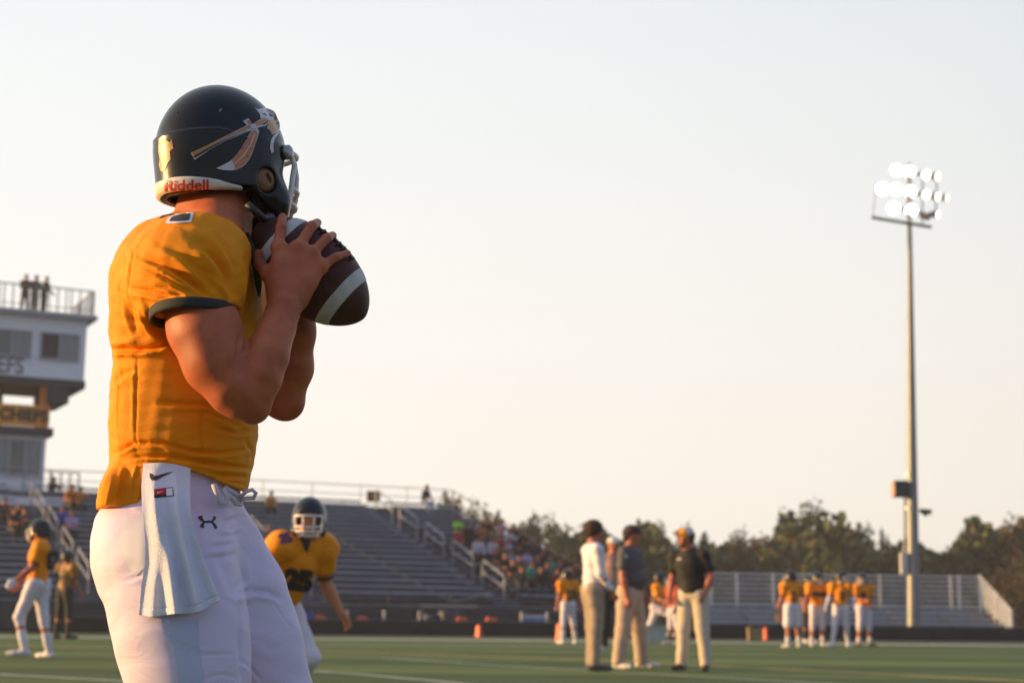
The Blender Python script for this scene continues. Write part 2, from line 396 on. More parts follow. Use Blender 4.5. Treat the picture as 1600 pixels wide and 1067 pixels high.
sheet('running_track', [(-60, fl.y - 1.2), (60, fr.y + 2.2), (60, fr.y + 18), (-60, fl.y + 14)], -.006, mat('track', (.045, .042, .042), .9, var=.2, vs=1.5))
sheet('turf', [(-60, -12), (60, -12), (60, fr.y + 2.4), (-60, fl.y - 1.4)], 0, turf_m)
paint_w = mat('white_turf_paint', (.42, .45, .38), .9, var=.25, vs=5, bump=.5, bs=60); paint_y = mat('yellow_turf_paint', (.50, .34, .06), .9, var=.25, vs=5)
def painted(name, px, wd, m):
    P = [G(x, y) for x, y in px]; V = []; F = []
    for i, p in enumerate(P):
        t = (P[min(i+1, len(P)-1)] - P[max(i-1, 0)]).normalized(); n = Vector((-t.y, t.x, 0)) * wd / 2
        V += [tuple(p + n + Vector((0, 0, .004))), tuple(p - n + Vector((0, 0, .004)))]
    for i in range(len(P) - 1): F.append((2*i, 2*i+1, 2*i+3, 2*i+2))
    return tag(mesh(name, V, F, m), kind='structure')
painted('white_sideline', [(-200, 993), (480, 998), (840, 1000.5), (1240, 1005), (1800, 1010.5)], 1.9, paint_w)
painted('white_field_line', [(430, 1008), (800, 1009.3), (930, 1010)], .35, paint_w)
painted('yellow_field_line', [(-100, 1008), (480, 1017), (650, 1021), (900, 1030), (1240, 1046), (1700, 1069)], .24, paint_y)
painted('white_field_line', [(600, 1028), (840, 1043), (1240, 1065), (1500, 1080)], .12, paint_w)
painted('white_field_line', [(300, 1036), (440, 1045), (560, 1053), (650, 1061), (760, 1072)], .12, paint_w)
painted('white_field_line', [(-100, 1048), (160, 1062), (300, 1070)], .14, paint_w)
# ------------------------------------------------------------------ perimeter barrier
alu = mat('aluminium', (.20, .21, .235), .5, .2, var=.15, vs=2); dark = mat('dark_steel', (.050, .051, .056), .7, var=.2, vs=2)
alu_l = mat('light_aluminium', (.42, .42, .43), .45, .3, var=.1, vs=2); blackvinyl = mat('black_windscreen', (.022, .023, .024), .85, var=.3, vs=1.2)
bz = empty('field_barrier', (0, 50, 0), 'long low black windscreen barrier with a thin top rail along the far sideline', 'fence')
Pf = [G(-300, 985), G(0, 987), G(480, 990.5), G(840, 994.5), G(1240, 999), G(1600, 1002), G(2100, 1006)]
mbp = MB(); mbr = MB()
for a, b in zip(Pf, Pf[1:]):
    t = (b - a).normalized(); n = Vector((-t.y, t.x, 0)) * .02
    k = len(mbp.V); mbp.V += [a - n, b - n, b + n, a + n] + [Vector((q.x, q.y, .47)) for q in (a - n, b - n, b + n, a + n)]
    mbp.F += [(k, k+3, k+2, k+1), (k+4, k+5, k+6, k+7), (k, k+1, k+5, k+4), (k+1, k+2, k+6, k+5), (k+2, k+3, k+7, k+6), (k+3, k, k+4, k+7)]
    mbr.tube([a + Vector((0, 0, .50)), b + Vector((0, 0, .50))], .022, 6, loc=False)
mbp.build('windscreen', blackvinyl, bz); mbr.build('top_rail', mat('barrier_rail', (.12, .12, .13), .5, .3), bz)
for a, b in zip(Pf, Pf[1:]):
    for k in range(3):
        p = a.lerp(b, k / 3); MB().tube([(p.x, p.y + .05, 0), (p.x, p.y + .05, .52)], .03, 6, loc=False).build('post', dark, bz)
# ------------------------------------------------------------------ grandstand
ANG = R(27); SU = Vector((math.cos(ANG), math.sin(ANG), 0)); SV = Vector((-math.sin(ANG), math.cos(ANG), 0)); SF = Vector((3.8, 62, 0))
NR, RUN, RISE, Z0, LEN = 18, .8, .25, 1.05, 27.5
def SB(): return MB(SF, SU, SV)
def SP(a, b, c): return SF + SU * a + SV * b + Vector((0, 0, c))
def A_at(px, v, z=4.):
    lo, hi = -60., 20.
    for _ in range(50):
        m = (lo + hi) / 2
        if proj(SP(m, v, z))[0] < px: lo = m
        else: hi = m
    return lo
st = empty('grandstand', SF - SU * 12, 'tall grey grandstand of bench rows with sloping aisle handrails behind the field\'s left side', 'grandstand')
plank = mat('bench_plank', (.29, .32, .40), .5, .1, var=.22, vs=1.2, stretch=(.4, .4, 3)); tread = mat('tread_plank', (.17, .185, .23), .6, .1, var=.3, vs=1.5)
AISLES = [-4.15, -11.8, -19.6]
segs = []; x1 = 0.0
for a in AISLES: segs.append((a + .6, x1)); x1 = a - .6
segs.append((-LEN, x1))
for i in range(NR):
    v = i * RUN; z = Z0 + i * RISE; mb = SB()
    for a0, a1 in segs: mb.box(a0, a1, v + .30, v + .56, z + .37, z + .44)
    mb.build('bench_row', plank, st)
mb = SB(); md = SB()
for i in range(NR):
    v = i * RUN; z = Z0 + i * RISE
    mb.box(-LEN, 0, v - .02, v + .50, z - .055, z)
    md.box(-LEN, 0, v + .50, v + .53, z - .02, z + RISE - .055)
    for a in AISLES: mb.box(a - .55, a + .55, v + .32, v + .62, z + .06, z + .125)
mb.build('footboards', tread, st); md.build('risers', dark, st)
mb = SB(); mb.box(-LEN, 0, -1.3, -1.26, .1, Z0 - .07); mb.box(-.03, 0, -1.26, 14, .1, Z0 - .07)
mb.build('front_fascia', dark, st)
mb = SB(); mb.box(-LEN, 0.1, -1.3, -.03, Z0 - .065, Z0 - .01); mb.build('walkway', tread, st)
mb = SB()
for k in range(14):
    a = -LEN + .1 + k * 2.08
    for b, h in ((0, Z0), (6.4, Z0 + 1.9), (13.6, Z0 + 4.1)): mb.bar((a, b, 0), (a, b, h), .12)
mb.build('support_frame', dark, st)
rail = mat('pale_rail', (.30, .31, .33), .45, .3, var=.1)
def rail_run(name, pts, h=1.0, mids=(.5,), r=.028, step=1, m=rail, parent=st):
    q = SB(); top = [(a, b, c + h) for a, b, c in pts]; q.tube(top, r, 6)
    for f in mids: q.tube([(a, b, c + h * f) for a, b, c in pts], r * .8, 6)
    for a, b, c in pts[::step]: q.tube([(a, b, c), (a, b, c + h)], r, 6)
    return q.build(name, m, parent)
TOPZ = Z0 + (NR - 1) * RISE; TV = NR * RUN - .1
rail_run('back_rail', [(-k * 2.3, TV, TOPZ) for k in range(12)], 1.15, (.28, .64), .024, m=mat('thin_back_rail', (.40, .36, .30), .5, .2))
yr = mat('end_rail_yellowish', (.30, .26, .15), .5, .2)
rail_run('end_rail', [(.05, TV - k * 2.0, TOPZ - k * 2.0 / RUN * RISE) for k in range(8)], 1.1, (.55,), .03, m=yr)
rail_run('front_rail', [(-k * 2.4, -1.2, Z0) for k in range(12)], .55, (), .02, m=dark)
for a in AISLES:                                       # looped handrails down the middle of each aisle
    for j in range(5):
        b0 = .6 + j * 2.75; z0 = Z0 + b0 / RUN * RISE; b1 = b0 + 1.9; z1 = Z0 + b1 / RUN * RISE
        q = SB(); q.tube([(a, b0, z0), (a, b0, z0 + .84), (a, b0 + .12, z0 + .95), (a, b1 - .1, z1 + .95), (a, b1, z1 + .86), (a, b1, z1)], .036, 7)
        q.tube([(a, b0, z0 + .5), (a, b1, z1 + .5)], .028, 6); q.build('handrail', rail, st)
# slack pale rope in front of the benches
rp = [W(505, 826, 58), W(560, 860, 58.3), W(620, 893, 58.6), (W(670, 921, 59)), W(705, 938, 59.2), W(715, 939, 59.2), W(740, 933, 59.4), W(775, 920, 59.6), W(815, 908, 60)]
ro = MB().tube([tuple(p) for p in rp], .022, 6, loc=False).build('rope', mat('pale_rope', (.30, .28, .19), .8), None, tuple(rp[0]))
tag(ro, 'thin pale rope hanging in a slack V in front of the empty grandstand benches', 'rope')
# square notice board on the back rail
bx = A_at(583, TV - .1, 6.3); pz = SP(bx, TV - .1, 0); zt = PX(pz.x, pz.y, 767); zb = PX(pz.x, pz.y, 784)
nb = empty('notice_board', (pz.x, pz.y, zb), 'small square brown and orange board fixed on the top rail of the grandstand', 'board')
SB().box(bx - .32, bx + .32, TV - .2, TV - .14, zb, zt).build('board_frame', mat('board_frame_brown', (.16, .09, .05), .6), nb)
SB().box(bx - .22, bx + .22, TV - .22, TV - .20, zb + .1, zt - .1).build('board_panel', mat('board_panel_ochre', (.30, .14, .05), .6), nb)
# ------------------------------------------------------------------ press-box tower
TB = 14.9
def az(px, py, b=TB):
    z = 6.
    for _ in range(5): a = A_at(px, b, z); p = SP(a, b, 0); z = PX(p.x, p.y, py)
    return a, z
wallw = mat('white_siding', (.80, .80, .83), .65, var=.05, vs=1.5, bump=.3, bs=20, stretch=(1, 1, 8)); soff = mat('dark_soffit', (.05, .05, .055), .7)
glass = mat('tinted_glass', (.10, .115, .12), .12, 0, var=.25, vs=.8, spec=.8); trimw = mat('grey_trim', (.36, .37, .40), .6)
tw = empty('press_box', SP(-23, TB + 1, 0), 'two storey white press box tower with a roof deck above the grandstand', 'press box')
aU, zdk = az(134, 499); _, zub = az(127, 597); aL, zlt = az(73, 674); _, zlb = az(64, 778); _, zso = az(127, 612); _, zw0 = az(66, 682)
aS, zsk = az(112, 807, 12.3); _, zsk1 = az(112, 779, 12.3)
AW = -25.2
SB().box(AW, aU, TB - .35, TB + 3.4, zub, zdk - .12).build('upper_wall', wallw, tw)
SB().box(AW, aU + .35, TB - .75, TB + 3.8, zdk - .12, zdk + .06).build('roof_deck', trimw, tw)
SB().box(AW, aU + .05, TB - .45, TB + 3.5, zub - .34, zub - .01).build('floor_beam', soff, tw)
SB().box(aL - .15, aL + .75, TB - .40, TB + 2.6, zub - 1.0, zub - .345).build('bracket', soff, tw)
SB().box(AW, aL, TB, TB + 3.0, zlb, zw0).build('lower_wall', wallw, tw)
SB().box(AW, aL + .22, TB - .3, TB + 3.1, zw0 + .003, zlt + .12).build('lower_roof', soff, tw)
SB().box(AW, aS, 12.3, TB + 3.2, zsk, min(zsk1, zlb - .003)).build('platform_skirt', wallw, tw)
for k in range(5):
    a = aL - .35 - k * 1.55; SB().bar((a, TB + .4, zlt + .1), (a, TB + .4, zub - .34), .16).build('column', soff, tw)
aO, _ = az(67, 640); MB(SF, SU, SV).bar((aO, TB - .1, zlt + .1), (aO, TB - .1, zub - .345), .30).build('orange_post', mat('orange_paint', (.65, .18, .03), .6), tw)
def window(px0, px1, py0, py1, b, split=.5, dark_left=True):
    a0, zt_ = az(px0, py0, b); a1, zb_ = az(px1, py1, b); pm = (px0 + px1) / 2
    f = SB(); w_ = .07
    f.box(a0 - w_, a1 + w_, b - .09, b + .0, zt_, zt_ + w_); f.box(a0 - w_, a1 + w_, b - .12, b + .0, zb_ - w_, zb_)
    f.box(a0 - w_, a0, b - .09, b, zb_, zt_); f.box(a1, a1 + w_, b - .09, b, zb_, zt_); am = a0 + (a1 - a0) * split; f.box(am - .04, am + .04, b - .07, b, zb_, zt_)
    wo_ = f.build('window', trimw, tw)
    SB().box(a0, am - .04, b - .035, b - .004, zb_, zt_).build('pane', glass if not dark_left else mat('open_window_dark', (.02, .02, .022), .3), wo_)
    SB().box(am + .04, a1, b - .035, b - .004, zb_, zt_).build('pane', mat('curtained_glass', (.22, .245, .25), .2, var=.2, vs=3, stretch=(4, 4, .5)), wo_)
window(66, 120, 521, 563, TB - .35); window(-8, 45, 515, 557, TB - .35, .5, False); window(-90, -30, 508, 550, TB - .35, .5, False)
window(17, 60, 688, 741, TB, .5, False); window(-40, 9, 684, 737, TB, .5, False)
def text_on(name, txt, a0, a1, z0, z1, b, m, parent, bold=.02, thick=.03, zs=0.):
    bm = text2d(txt, bold)
    for v in bm.verts: a = a0 + (a1 - a0) * v.co.x; v.co = SP(a, b, z0 + (z1 - z0) * v.co.y + zs * (a - a0))
    r = bmesh.ops.extrude_face_region(bm, geom=bm.faces[:])
    for v in [g for g in r['geom'] if isinstance(g, bmesh.types.BMVert)]: v.co -= SV * thick
    bm.verts.index_update(); V = [tuple(v.co) for v in bm.verts]; F = [tuple(v.index for v in f.verts) for f in bm.faces]; bm.free()
    return mesh(name, V, F, m, parent)
a0, z0 = az(-58, 574, TB - .35); a1, z1 = az(38, 558, TB - .35); _, z0b = az(38, 586, TB - .35)
text_on('lettering', 'CHIEFS', a0, a1, z0b + .02, z1, TB - .352, mat('grey_letters', (.20, .19, .23), .6), tw)
# deck railing: tall vertical pickets
q = SB(); kk = 0
a = aU + .15
while a > AW + .2:
    q.bar((a, TB - .6, zdk + .06), (a, TB - .6, zdk + 1.12), .045 if kk % 8 else .09); a -= .36 if kk % 3 else .2; kk += 1
q.tube([(AW, TB - .6, zdk + 1.12), (aU + .15, TB - .6, zdk + 1.12)], .035, 6); q.tube([(AW, TB - .6, zdk + .3), (aU + .15, TB - .6, zdk + .3)], .02, 6)
for k in range(9): q.bar((aU + .15, TB - .6 + k * .5, zdk + .06), (aU + .15, TB - .6 + k * .5, zdk + 1.12), .045)
q.tube([(aU + .15, TB - .6, zdk + 1.12), (aU + .15, TB + 3.6, zdk + 1.12)], .035, 6)
q.build('deck_railing', mat('railing_tan', (.30, .24, .20), .6), tw)
q = SB(); aR, _ = az(122, 760)
for k in range(4): b_ = aL + .3 + k * (aR - aL - .3) / 3; q.bar((b_, TB - .1, zlb - .02), (b_, TB - .1, zlb + 1.1), .06)
for h in (1.1, .6): q.tube([(aL, TB - .1, zlb + h), (aR, TB - .1, zlb + h)], .03, 6)
q.build('side_railing', rail, tw)
# team sign hung under the upper box
a0, zt = az(-14, 629, TB - .2); a1, zb = az(76, 668, TB - .2)
sg = empty('team_sign', SP((a0 + a1) / 2, TB - .2, zb), 'orange and yellow hanging sign with dark block letters under the upper press box', 'sign')
SB().box(a0, a1, TB - .26, TB - .2, zb, zt).build('sign_board', mat('sign_orange', (.85, .25, .03), .6, c2=(.80, .42, .06), vs=1.2), sg)
text_on('sign_letters', 'CHIEFS', a0 + .34, a1 - .06, zb + .2, zt - .16, TB - .262, mat('sign_black', (.03, .03, .02), .6), sg, .04)
# ------------------------------------------------------------------ bleacher on the right
bl = empty('bleacher', (15, 62, 0), 'low silver bleacher with railed back and sloping side guard, right of the floodlight mast base', 'bleacher')
BF = Vector((18.35, 59.5, 0)); BU = Vector((math.cos(R(3)), math.sin(R(3)), 0)); BV = Vector((-BU.y, BU.x, 0))
def BB(): return MB(BF, BU, BV)
BW = -11.3; b_al = mat('bleacher_aluminium', (.46, .49, .53), .4, .35, var=.12, vs=2); b_li = mat('bleacher_rail', (.68, .67, .65), .4, .3, var=.1, vs=2)
for i in range(5):
    v = i * .62; z = .16 + i * .2
    BB().box(BW, 0, v, v + .25, z + .20, z + .25).build('bench_row', b_al, bl)
q = BB()
for i in range(5): v = i * .62; z = .16 + i * .2; q.box(BW, 0, v + .27, v + .56, z - .03, z + .01); q.box(BW, 0, v + .57, v + .59, z - .01, z + .17)
q.build('footboards', mat('bleacher_tread', (.24, .26, .30), .6), bl)
q = BB()
for k in range(7): a = BW + k * (-BW / 6); q.bar((a, 0.1, 0), (a, 0.1, .38), .06); q.bar((a, 3.1, 0), (a, 3.1, 1.1), .06); q.bar((a, .1, .36), (a, 3.1, 1.0), .05)
q.build('support_frame', dark, bl)
q = BB()
for k in range(7): q.tube([(BW, 3.2, 1.28 + k * .185), (0, 3.2, 1.28 + k * .185)], .032, 6)
q.build('back_rails', b_li, bl)
for px in (1112, 1152, 1209, 1268, 1318, 1376, 1487, 1500):
    lo, hi = BW - 2, 2
    for _ in range(40):
        m_ = (lo + hi) / 2; p_ = BF + BU * m_ + BV * 3.2
        if proj((p_.x, p_.y, 1.6))[0] < px: lo = m_
        else: hi = m_
    BB().bar((lo, 3.26, .1), (lo, 3.26, 2.45), .075).build('rail_post', b_li, bl)
q = BB()
for k in range(8): q.tube([(.06, 3.2, 1.28 + k * .168), (.06, -.1, .28 + k * .118)], .028, 6)
for b_, z0_, z1_ in ((3.2, .1, 2.46), (1.55, .1, 1.75), (-.1, .05, 1.12)): q.bar((.06, b_, z0_), (.06, b_, z1_), .09)
q.build('side_guard', b_li, bl)
q = BB()
for a in (-7.4, -3.9):
    for i in range(5): q.box(a, a + .55, i * .62 + .02, i * .62 + .22, .16 + i * .2 + .252, .16 + i * .2 + .27)
q.build('aisle_plates', mat('aisle_plate', (.40, .33, .30), .5), bl)
# ------------------------------------------------------------------ floodlight mast
LY = 57.5; lb = Vector((W(1426, 940, LY).x, LY, 0))
mast = empty('floodlight_mast', lb, 'tall grey steel floodlight mast with a lit cluster of lamps at its top', 'light pole')
mp_ = mat('galvanised_mast', (.20, .21, .22), .45, .35, var=.12, vs=1.5)
zt = PX(lb.x, LY, 345)
V = []; F = []; n = 14; tx = W(1421, 345, LY).x - lb.x
for j in range(13):
    t = j / 12
    for k in range(n): a = 2 * math.pi * k / n; r = .25 - .165 * t; V.append((lb.x + tx * t + r * math.cos(a), LY + r * math.sin(a), zt * t + .0))
for j in range(12):
    for k in range(n): F.append((j*n+k, j*n+(k+1) % n, (j+1)*n+(k+1) % n, (j+1)*n+k))
F.append(tuple(12*n + k for k in range(n)))
mesh('pole', V, F, mp_, mast, smooth=True)
def lp(x, y, dy=0): return tuple(W(x, y, LY + dy * .67))
q = MB()
for dy in (-.5, .5): q.tube([lp(1362, 340, dy), lp(1400, 346, dy), lp(1455, 355, dy)], .06, 6, loc=False)
for x, y in ((1364, 340), (1380, 343), (1400, 346), (1421, 350), (1440, 353), (1454, 355)): q.tube([lp(x, y, -.5), lp(x, y, .5)], .05, 6, loc=False)
q.build('catwalk', dark, mast)
q = MB()
q.tube([lp(1421, 352), lp(1420, 256)], .09, 8, loc=False)
for y0, y1, x0, x1 in ((266, 277, 1394, 1464), (294, 310, 1374, 1478), (323, 338, 1390, 1464)): q.tube([lp(x0, y0, .3), lp(x1, y1, .3)], .05, 6, loc=False)
q.tube([lp(1364, 340), lp(1368, 296)], .02, 5, loc=False); q.tube([lp(1441, 352), lp(1442, 272)], .03, 5, loc=False); q.tube([lp(1462, 338), lp(1464, 276)], .03, 5, loc=False)
q.build('lamp_frame', mat('frame_grey', (.30, .31, .32), .5), mast)
lampm = mat('lamp_glow', (1, .97, .9), .3, emit=(1.0, .95, .86), es=11.0); lampm2 = mat('lamp_glow_side', (1, .93, .8), .3, emit=(1.0, .86, .66), es=2.6); hous = mat('lamp_housing', (.30, .27, .24), .5, .3)
toC = (CAMP - Vector(lp(1420, 300))).normalized()
def luminaire(x, y, r, side, lit=True):
    r *= .64; p = Vector(lp(x, y)); d = (toC + Vector((.9 * side, 0, -.1))).normalized(); e1 = d.cross(Vector((0, 0, 1))).normalized(); e2 = e1.cross(d)
    V = []; F = []; prof = [(.0, -.30), (.45, -.26), (.8, -.12), (1.0, .05), (1.0, .12), (.94, .12)]; n = 14
    for rr, h in prof:
        for k in range(n): a = 2 * math.pi * k / n; V.append(tuple(p + (e1 * math.cos(a) + e2 * math.sin(a)) * rr * r + d * h))
    for j in range(len(prof) - 1):
        for k in range(n): F.append((j*n+k, j*n+(k+1) % n, (j+1)*n+(k+1) % n, (j+1)*n+k))
    h = mesh('lamp', V, F, hous, mast, smooth=True)
    V = [tuple(p + d * .08)] + [tuple(p + d * .09 + (e1 * math.cos(2*math.pi*k/n) + e2 * math.sin(2*math.pi*k/n)) * r * .95) for k in range(n)]
    mesh('lens', V, [(0, 1 + k, 1 + (k+1) % n) for k in range(n)], (lampm if side < .5 else lampm2) if lit else glass, h)
for x, y, r, s_ in ((1401, 266, .34, 0), (1421, 268, .34, 0), (1379, 295, .36, 0), (1400, 296, .36, 0), (1422, 299, .34, 0), (1396, 325, .36, 0), (1424, 328, .34, 0),
                    (1445, 273, .30, .5), (1445, 304, .30, .6), (1462, 276, .26, 1.1), (1462, 307, .26, 1.1), (1476, 309, .22, 1.6), (1462, 335, .24, 1.3)): luminaire(x, y, r, s_)
luminaire(1447, 339, .2, 1.4, False)
orng = mat('speaker_face_tan', (.50, .30, .18), .6)
p = W(1408, 763, LY - .1); h = MB().box(p.x - .25, p.x + .21, LY - .33, LY + .25, p.z - .30, p.z + .27).build('speaker_box', dark, mast)
MB().box(p.x - .29, p.x - .253, LY - .3, LY + .2, p.z - .28, p.z + .25).build('speaker_grille', orng, h)
MB().bar((p.x + .2, LY, p.z), (lb.x, LY, p.z), .08).build('speaker_bracket', dark, h)
p = W(1446, 798, LY); q = MB(); q.tube([(lb.x, LY, p.z + .05), (p.x - .2, LY, p.z + .03)], .02, 6, loc=False); q.tube([(p.x - .2, LY, p.z), (p.x + .2, LY - .1, p.z - .04)], .09, 8, loc=False); q.tube([(p.x - .07, LY, p.z - .02), (p.x + .02, LY, p.z - .19)], .06, 8, loc=False)
q.build('camera', dark, mast)
p = W(1411, 880, LY); MB().box(p.x - .10, p.x + .12, LY - .2, LY + .08, p.z - .37, p.z + .37).build('control_box', mat('box_cream', (.55, .52, .47), .5), mast)
q = MB(); a = W(1414, 758, LY); b = W(1413, 865, LY); q.tube([tuple(a), tuple(b)], .05, 6, loc=False)
for y in (742, 794): c = W(1419, y, LY); q.tube([(c.x + .07, LY, c.z - .05), (c.x + .07, LY, c.z + .05)], .19, 10, loc=False)
q.build('conduit', alu_l, mast)
# ------------------------------------------------------------------ trees
def leafmat(n, c, c2): return mat(n, c, .75, var=.35, vs=.9, c2=c2, spec=.2)
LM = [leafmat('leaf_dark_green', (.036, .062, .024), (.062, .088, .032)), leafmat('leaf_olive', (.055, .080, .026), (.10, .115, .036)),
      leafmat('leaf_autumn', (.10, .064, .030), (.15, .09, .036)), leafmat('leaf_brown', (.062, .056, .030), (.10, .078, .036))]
bark = mat('bark', (.05, .038, .028), .9, var=.3, vs=3)
def crown_mesh(seed, hw, hh, n, ls, base=.25):
    r = np.random.default_rng(seed); B = []
    for k in range(16):
        a = r.uniform(0, 6.28); u = r.uniform(0, 1); z = base + (1 - base) * u; rad = .66 * math.sqrt(max(.05, 1 - (2 * u - .85)**2 * .62))
        B.append((rad * math.cos(a) * r.uniform(.3, 1), rad * math.sin(a) * r.uniform(.3, 1), z * .84, r.uniform(.20, .36)))
    V = []; F = []
    for i in range(n):
        bx_, by_, bz_, br = B[r.integers(len(B))]; d = r.normal(size=3); d /= np.linalg.norm(d); rr = br * (r.uniform(.1, 1)**.45) * (1 + .25 * r.normal() * .4)
        c = np.array([(bx_ + d[0] * rr) * hw, (by_ + d[1] * rr) * hw, (bz_ + d[2] * rr * .75) * hh])
        nn = d * .5 + r.normal(size=3) * .7; nn /= np.linalg.norm(nn); e1 = np.cross(nn, r.normal(size=3)); e1 /= np.linalg.norm(e1); e2 = np.cross(nn, e1); s_ = ls * r.uniform(.5, 1.25)
        k = len(V); V += [c + e1 * s_, c + e2 * s_ * .55, c - e1 * s_, c - e2 * s_ * .55]; F.append((k, k+1, k+2, k+3))
    return V, F
def trunk_mesh(seed, hw, hh):
    r = random.Random(seed); q = MB(); top = (r.uniform(-.1, .1) * hw, 0, hh * .8)
    q.tube([(0, 0, -.1), (.05 * hw, .02, hh * .25), (top[0] * .6, 0, hh * .5), top], [.045 * hw + .12, .035 * hw + .08, .1, .04], 7)
    for k in range(6):
        a = r.uniform(0, 6.28); z = hh * r.uniform(.2, .5); q.tube([(0.02, 0, z), (math.cos(a) * hw * .3, math.sin(a) * hw * .3, z + hh * .15), (math.cos(a) * hw * .55, math.sin(a) * hw * .5, z + hh * .32)], [.10, .07, .03], 5)
    return q
protos = []
for k, (hw, hh) in enumerate([(4.6, 10.), (3.4, 10.), (5.2, 9.), (3.0, 9.)]):
    for c in range(4):
        V, F = crown_mesh(10 * k + c, hw, hh, 4200, .30, .08); me = bpy.data.meshes.new('crown'); me.from_pydata([tuple(v) for v in V], [], F); me.materials.append(LM[c])
        q = trunk_mesh(k, hw, hh); mt_ = bpy.data.meshes.new('trunk'); mt_.from_pydata([tuple(v) for v in q.V], [], q.F); mt_.materials.append(bark); protos.append((hw, hh, c, me, mt_))
KN = ['dark green', 'olive green', 'reddish autumn', 'dull brown']
def tree(px, py, wpx, Y, c, where, k=None):
    k = rnd.randrange(4) if k is None else k; hw, hh, _, me, mt_ = protos[k * 4 + c]; X = W(px, 930, Y).x; H = PX(X, Y, py)
    s_ = wpx / FPX * Y / 2 / (hw * .58); t = empty('tree', (X, Y, 0), f'{KN[c]} tree {where}', 'tree', 'trees along the horizon')
    t.scale = (s_, s_, H / (hh * .97)); t.rotation_euler.z = rnd.uniform(0, 6.28)
    for nm, m_ in (('crown', me), ('trunk', mt_)): o = bpy.data.objects.new(nm, m_); col.objects.link(o); o.parent = t
T = [(452, 792, 60, 150, 1, 'just showing over the grandstand right of the foreground player'), (535, 789, 46, 150, 2, 'low above the grandstand right of the running player\'s helmet'),
     (636, 783, 44, 140, 0, 'peeking over the top corner of the grandstand, below the back rail'), (702, 782, 60, 140, 1, 'directly right of the lone spectator at the top corner of the grandstand'),
     (730, 793, 44, 145, 0, 'in the dip right of the grandstand top corner'), (762, 794, 50, 140, 2, 'between two greener trees over the spectators'),
     (808, 795, 58, 135, 0, 'with a dense crown over the middle of the seated crowd'), (838, 812, 44, 140, 0, 'behind the lower end of the sloping stand rail'),
     (868, 815, 56, 132, 0, 'left of the head of the white shirted man'), (893, 822, 60, 140, 0, 'behind the head of the white shirted man'),
     (945, 828, 60, 138, 0, 'between the white shirted man and the grey shirted man'), (1003, 822, 44, 142, 1, 'right of the dark cap of the grey shirted man'),
     (1028, 824, 32, 148, 0, 'standing small between the grey shirted and black shirted men'), (1064, 815, 56, 136, 1, 'behind the yellow and white cap'),
     (1090, 812, 48, 136, 0, 'right of the yellow and white cap'), (1122, 836, 64, 130, 3, 'over the left end of the right bleacher'),
     (1160, 838, 66, 128, 3, 'over the left third of the right bleacher'), (1190, 835, 50, 130, 2, 'left of the big domed tree'),
     (1212, 842, 44, 132, 3, 'tucked under the left shoulder of the big domed tree'), (1252, 808, 84, 122, 0, 'forming the left half of the big dome over the right bleacher'),
     (1290, 796, 100, 122, 0, 'forming the tallest top of the big dome over the right bleacher'), (1332, 812, 80, 122, 1, 'forming the right shoulder of the big dome'),
     (1362, 832, 56, 124, 0, 'stepping down right of the big dome'), (1386, 833, 20, 150, 0, 'thin and pointed left of the floodlight mast'),
     (1415, 850, 70, 135, 1, 'behind the floodlight mast'), (1450, 862, 60, 130, 2, 'low and directly right of the floodlight mast'),
     (1480, 850, 44, 140, 0, 'with a small round crown right of the floodlight mast'), (1512, 860, 50, 130, 1, 'filling the gap left of the high right edge trees'),
     (1545, 834, 70, 118, 1, 'rising above the bleacher side guard'), (1572, 820, 64, 116, 1, 'near the right edge with a pale sunlit side'), (1600, 816, 90, 114, 2, 'cut by the right edge of the view'),
     (1560, 880, 60, 100, 3, 'low behind the lit side guard'), (1600, 870, 60, 98, 3, 'low at the right edge beside the bleacher end'),
     (1280, 850, 80, 108, 1, 'low in front of the big dome'), (1340, 860, 80, 110, 0, 'low in front of the right shoulder of the dome')]
for i, a in enumerate(T): tree(*a[:5], a[5], i % 4)
# the undergrowth below the crowns reads as one dark belt
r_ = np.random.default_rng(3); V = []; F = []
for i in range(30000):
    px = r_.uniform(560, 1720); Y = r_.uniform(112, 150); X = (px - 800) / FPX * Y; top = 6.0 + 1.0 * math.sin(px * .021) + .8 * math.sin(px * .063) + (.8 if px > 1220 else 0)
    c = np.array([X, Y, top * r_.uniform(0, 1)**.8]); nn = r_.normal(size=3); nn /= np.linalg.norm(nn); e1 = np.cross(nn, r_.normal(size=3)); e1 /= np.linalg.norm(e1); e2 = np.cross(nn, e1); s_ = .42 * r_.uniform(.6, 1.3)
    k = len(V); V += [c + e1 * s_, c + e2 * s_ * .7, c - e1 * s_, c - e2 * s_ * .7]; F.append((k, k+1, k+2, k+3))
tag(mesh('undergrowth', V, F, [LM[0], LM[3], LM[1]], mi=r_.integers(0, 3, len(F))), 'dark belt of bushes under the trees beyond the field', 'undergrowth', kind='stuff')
# ------------------------------------------------------------------ small things near the barrier
cone_m = mat('orange_cone', (.75, .07, .03), .5)
for (x, y, h, lab) in ((748, 996, .40, 'small orange pylon on the grass in front of the grandstand'), (1196, 1001, .42, 'small orange pylon left of the four huddled players'), (874, 1003, .50, 'orange pylon by the feet of the player left of the white shirted man')):
    p = G(x, y); q = MB((p.x, p.y, 0)); q.tube([(0, 0, .02), (0, 0, h * .9), (0, 0, h)], [.115, .075, .05], 4); q.box(-.13, .13, -.13, .13, 0, .03)
    tag(q.build('pylon', cone_m, None, (p.x, p.y, 0)), lab, 'pylon', 'orange pylons on the far sideline')
def barY(x): return G(x, float(np.interp(x, [-300, 0, 480, 840, 1240, 1600], [985, 987, 990.5, 994.5, 999, 1002]))).y
def spot(x, Y): return Vector((W(x, 975, Y).x, Y, 0))
p = spot(700, barY(700) + 1.6); t = empty('equipment_table', p, 'pale topped folding table standing over a dark blue bin before the grandstand', 'table')
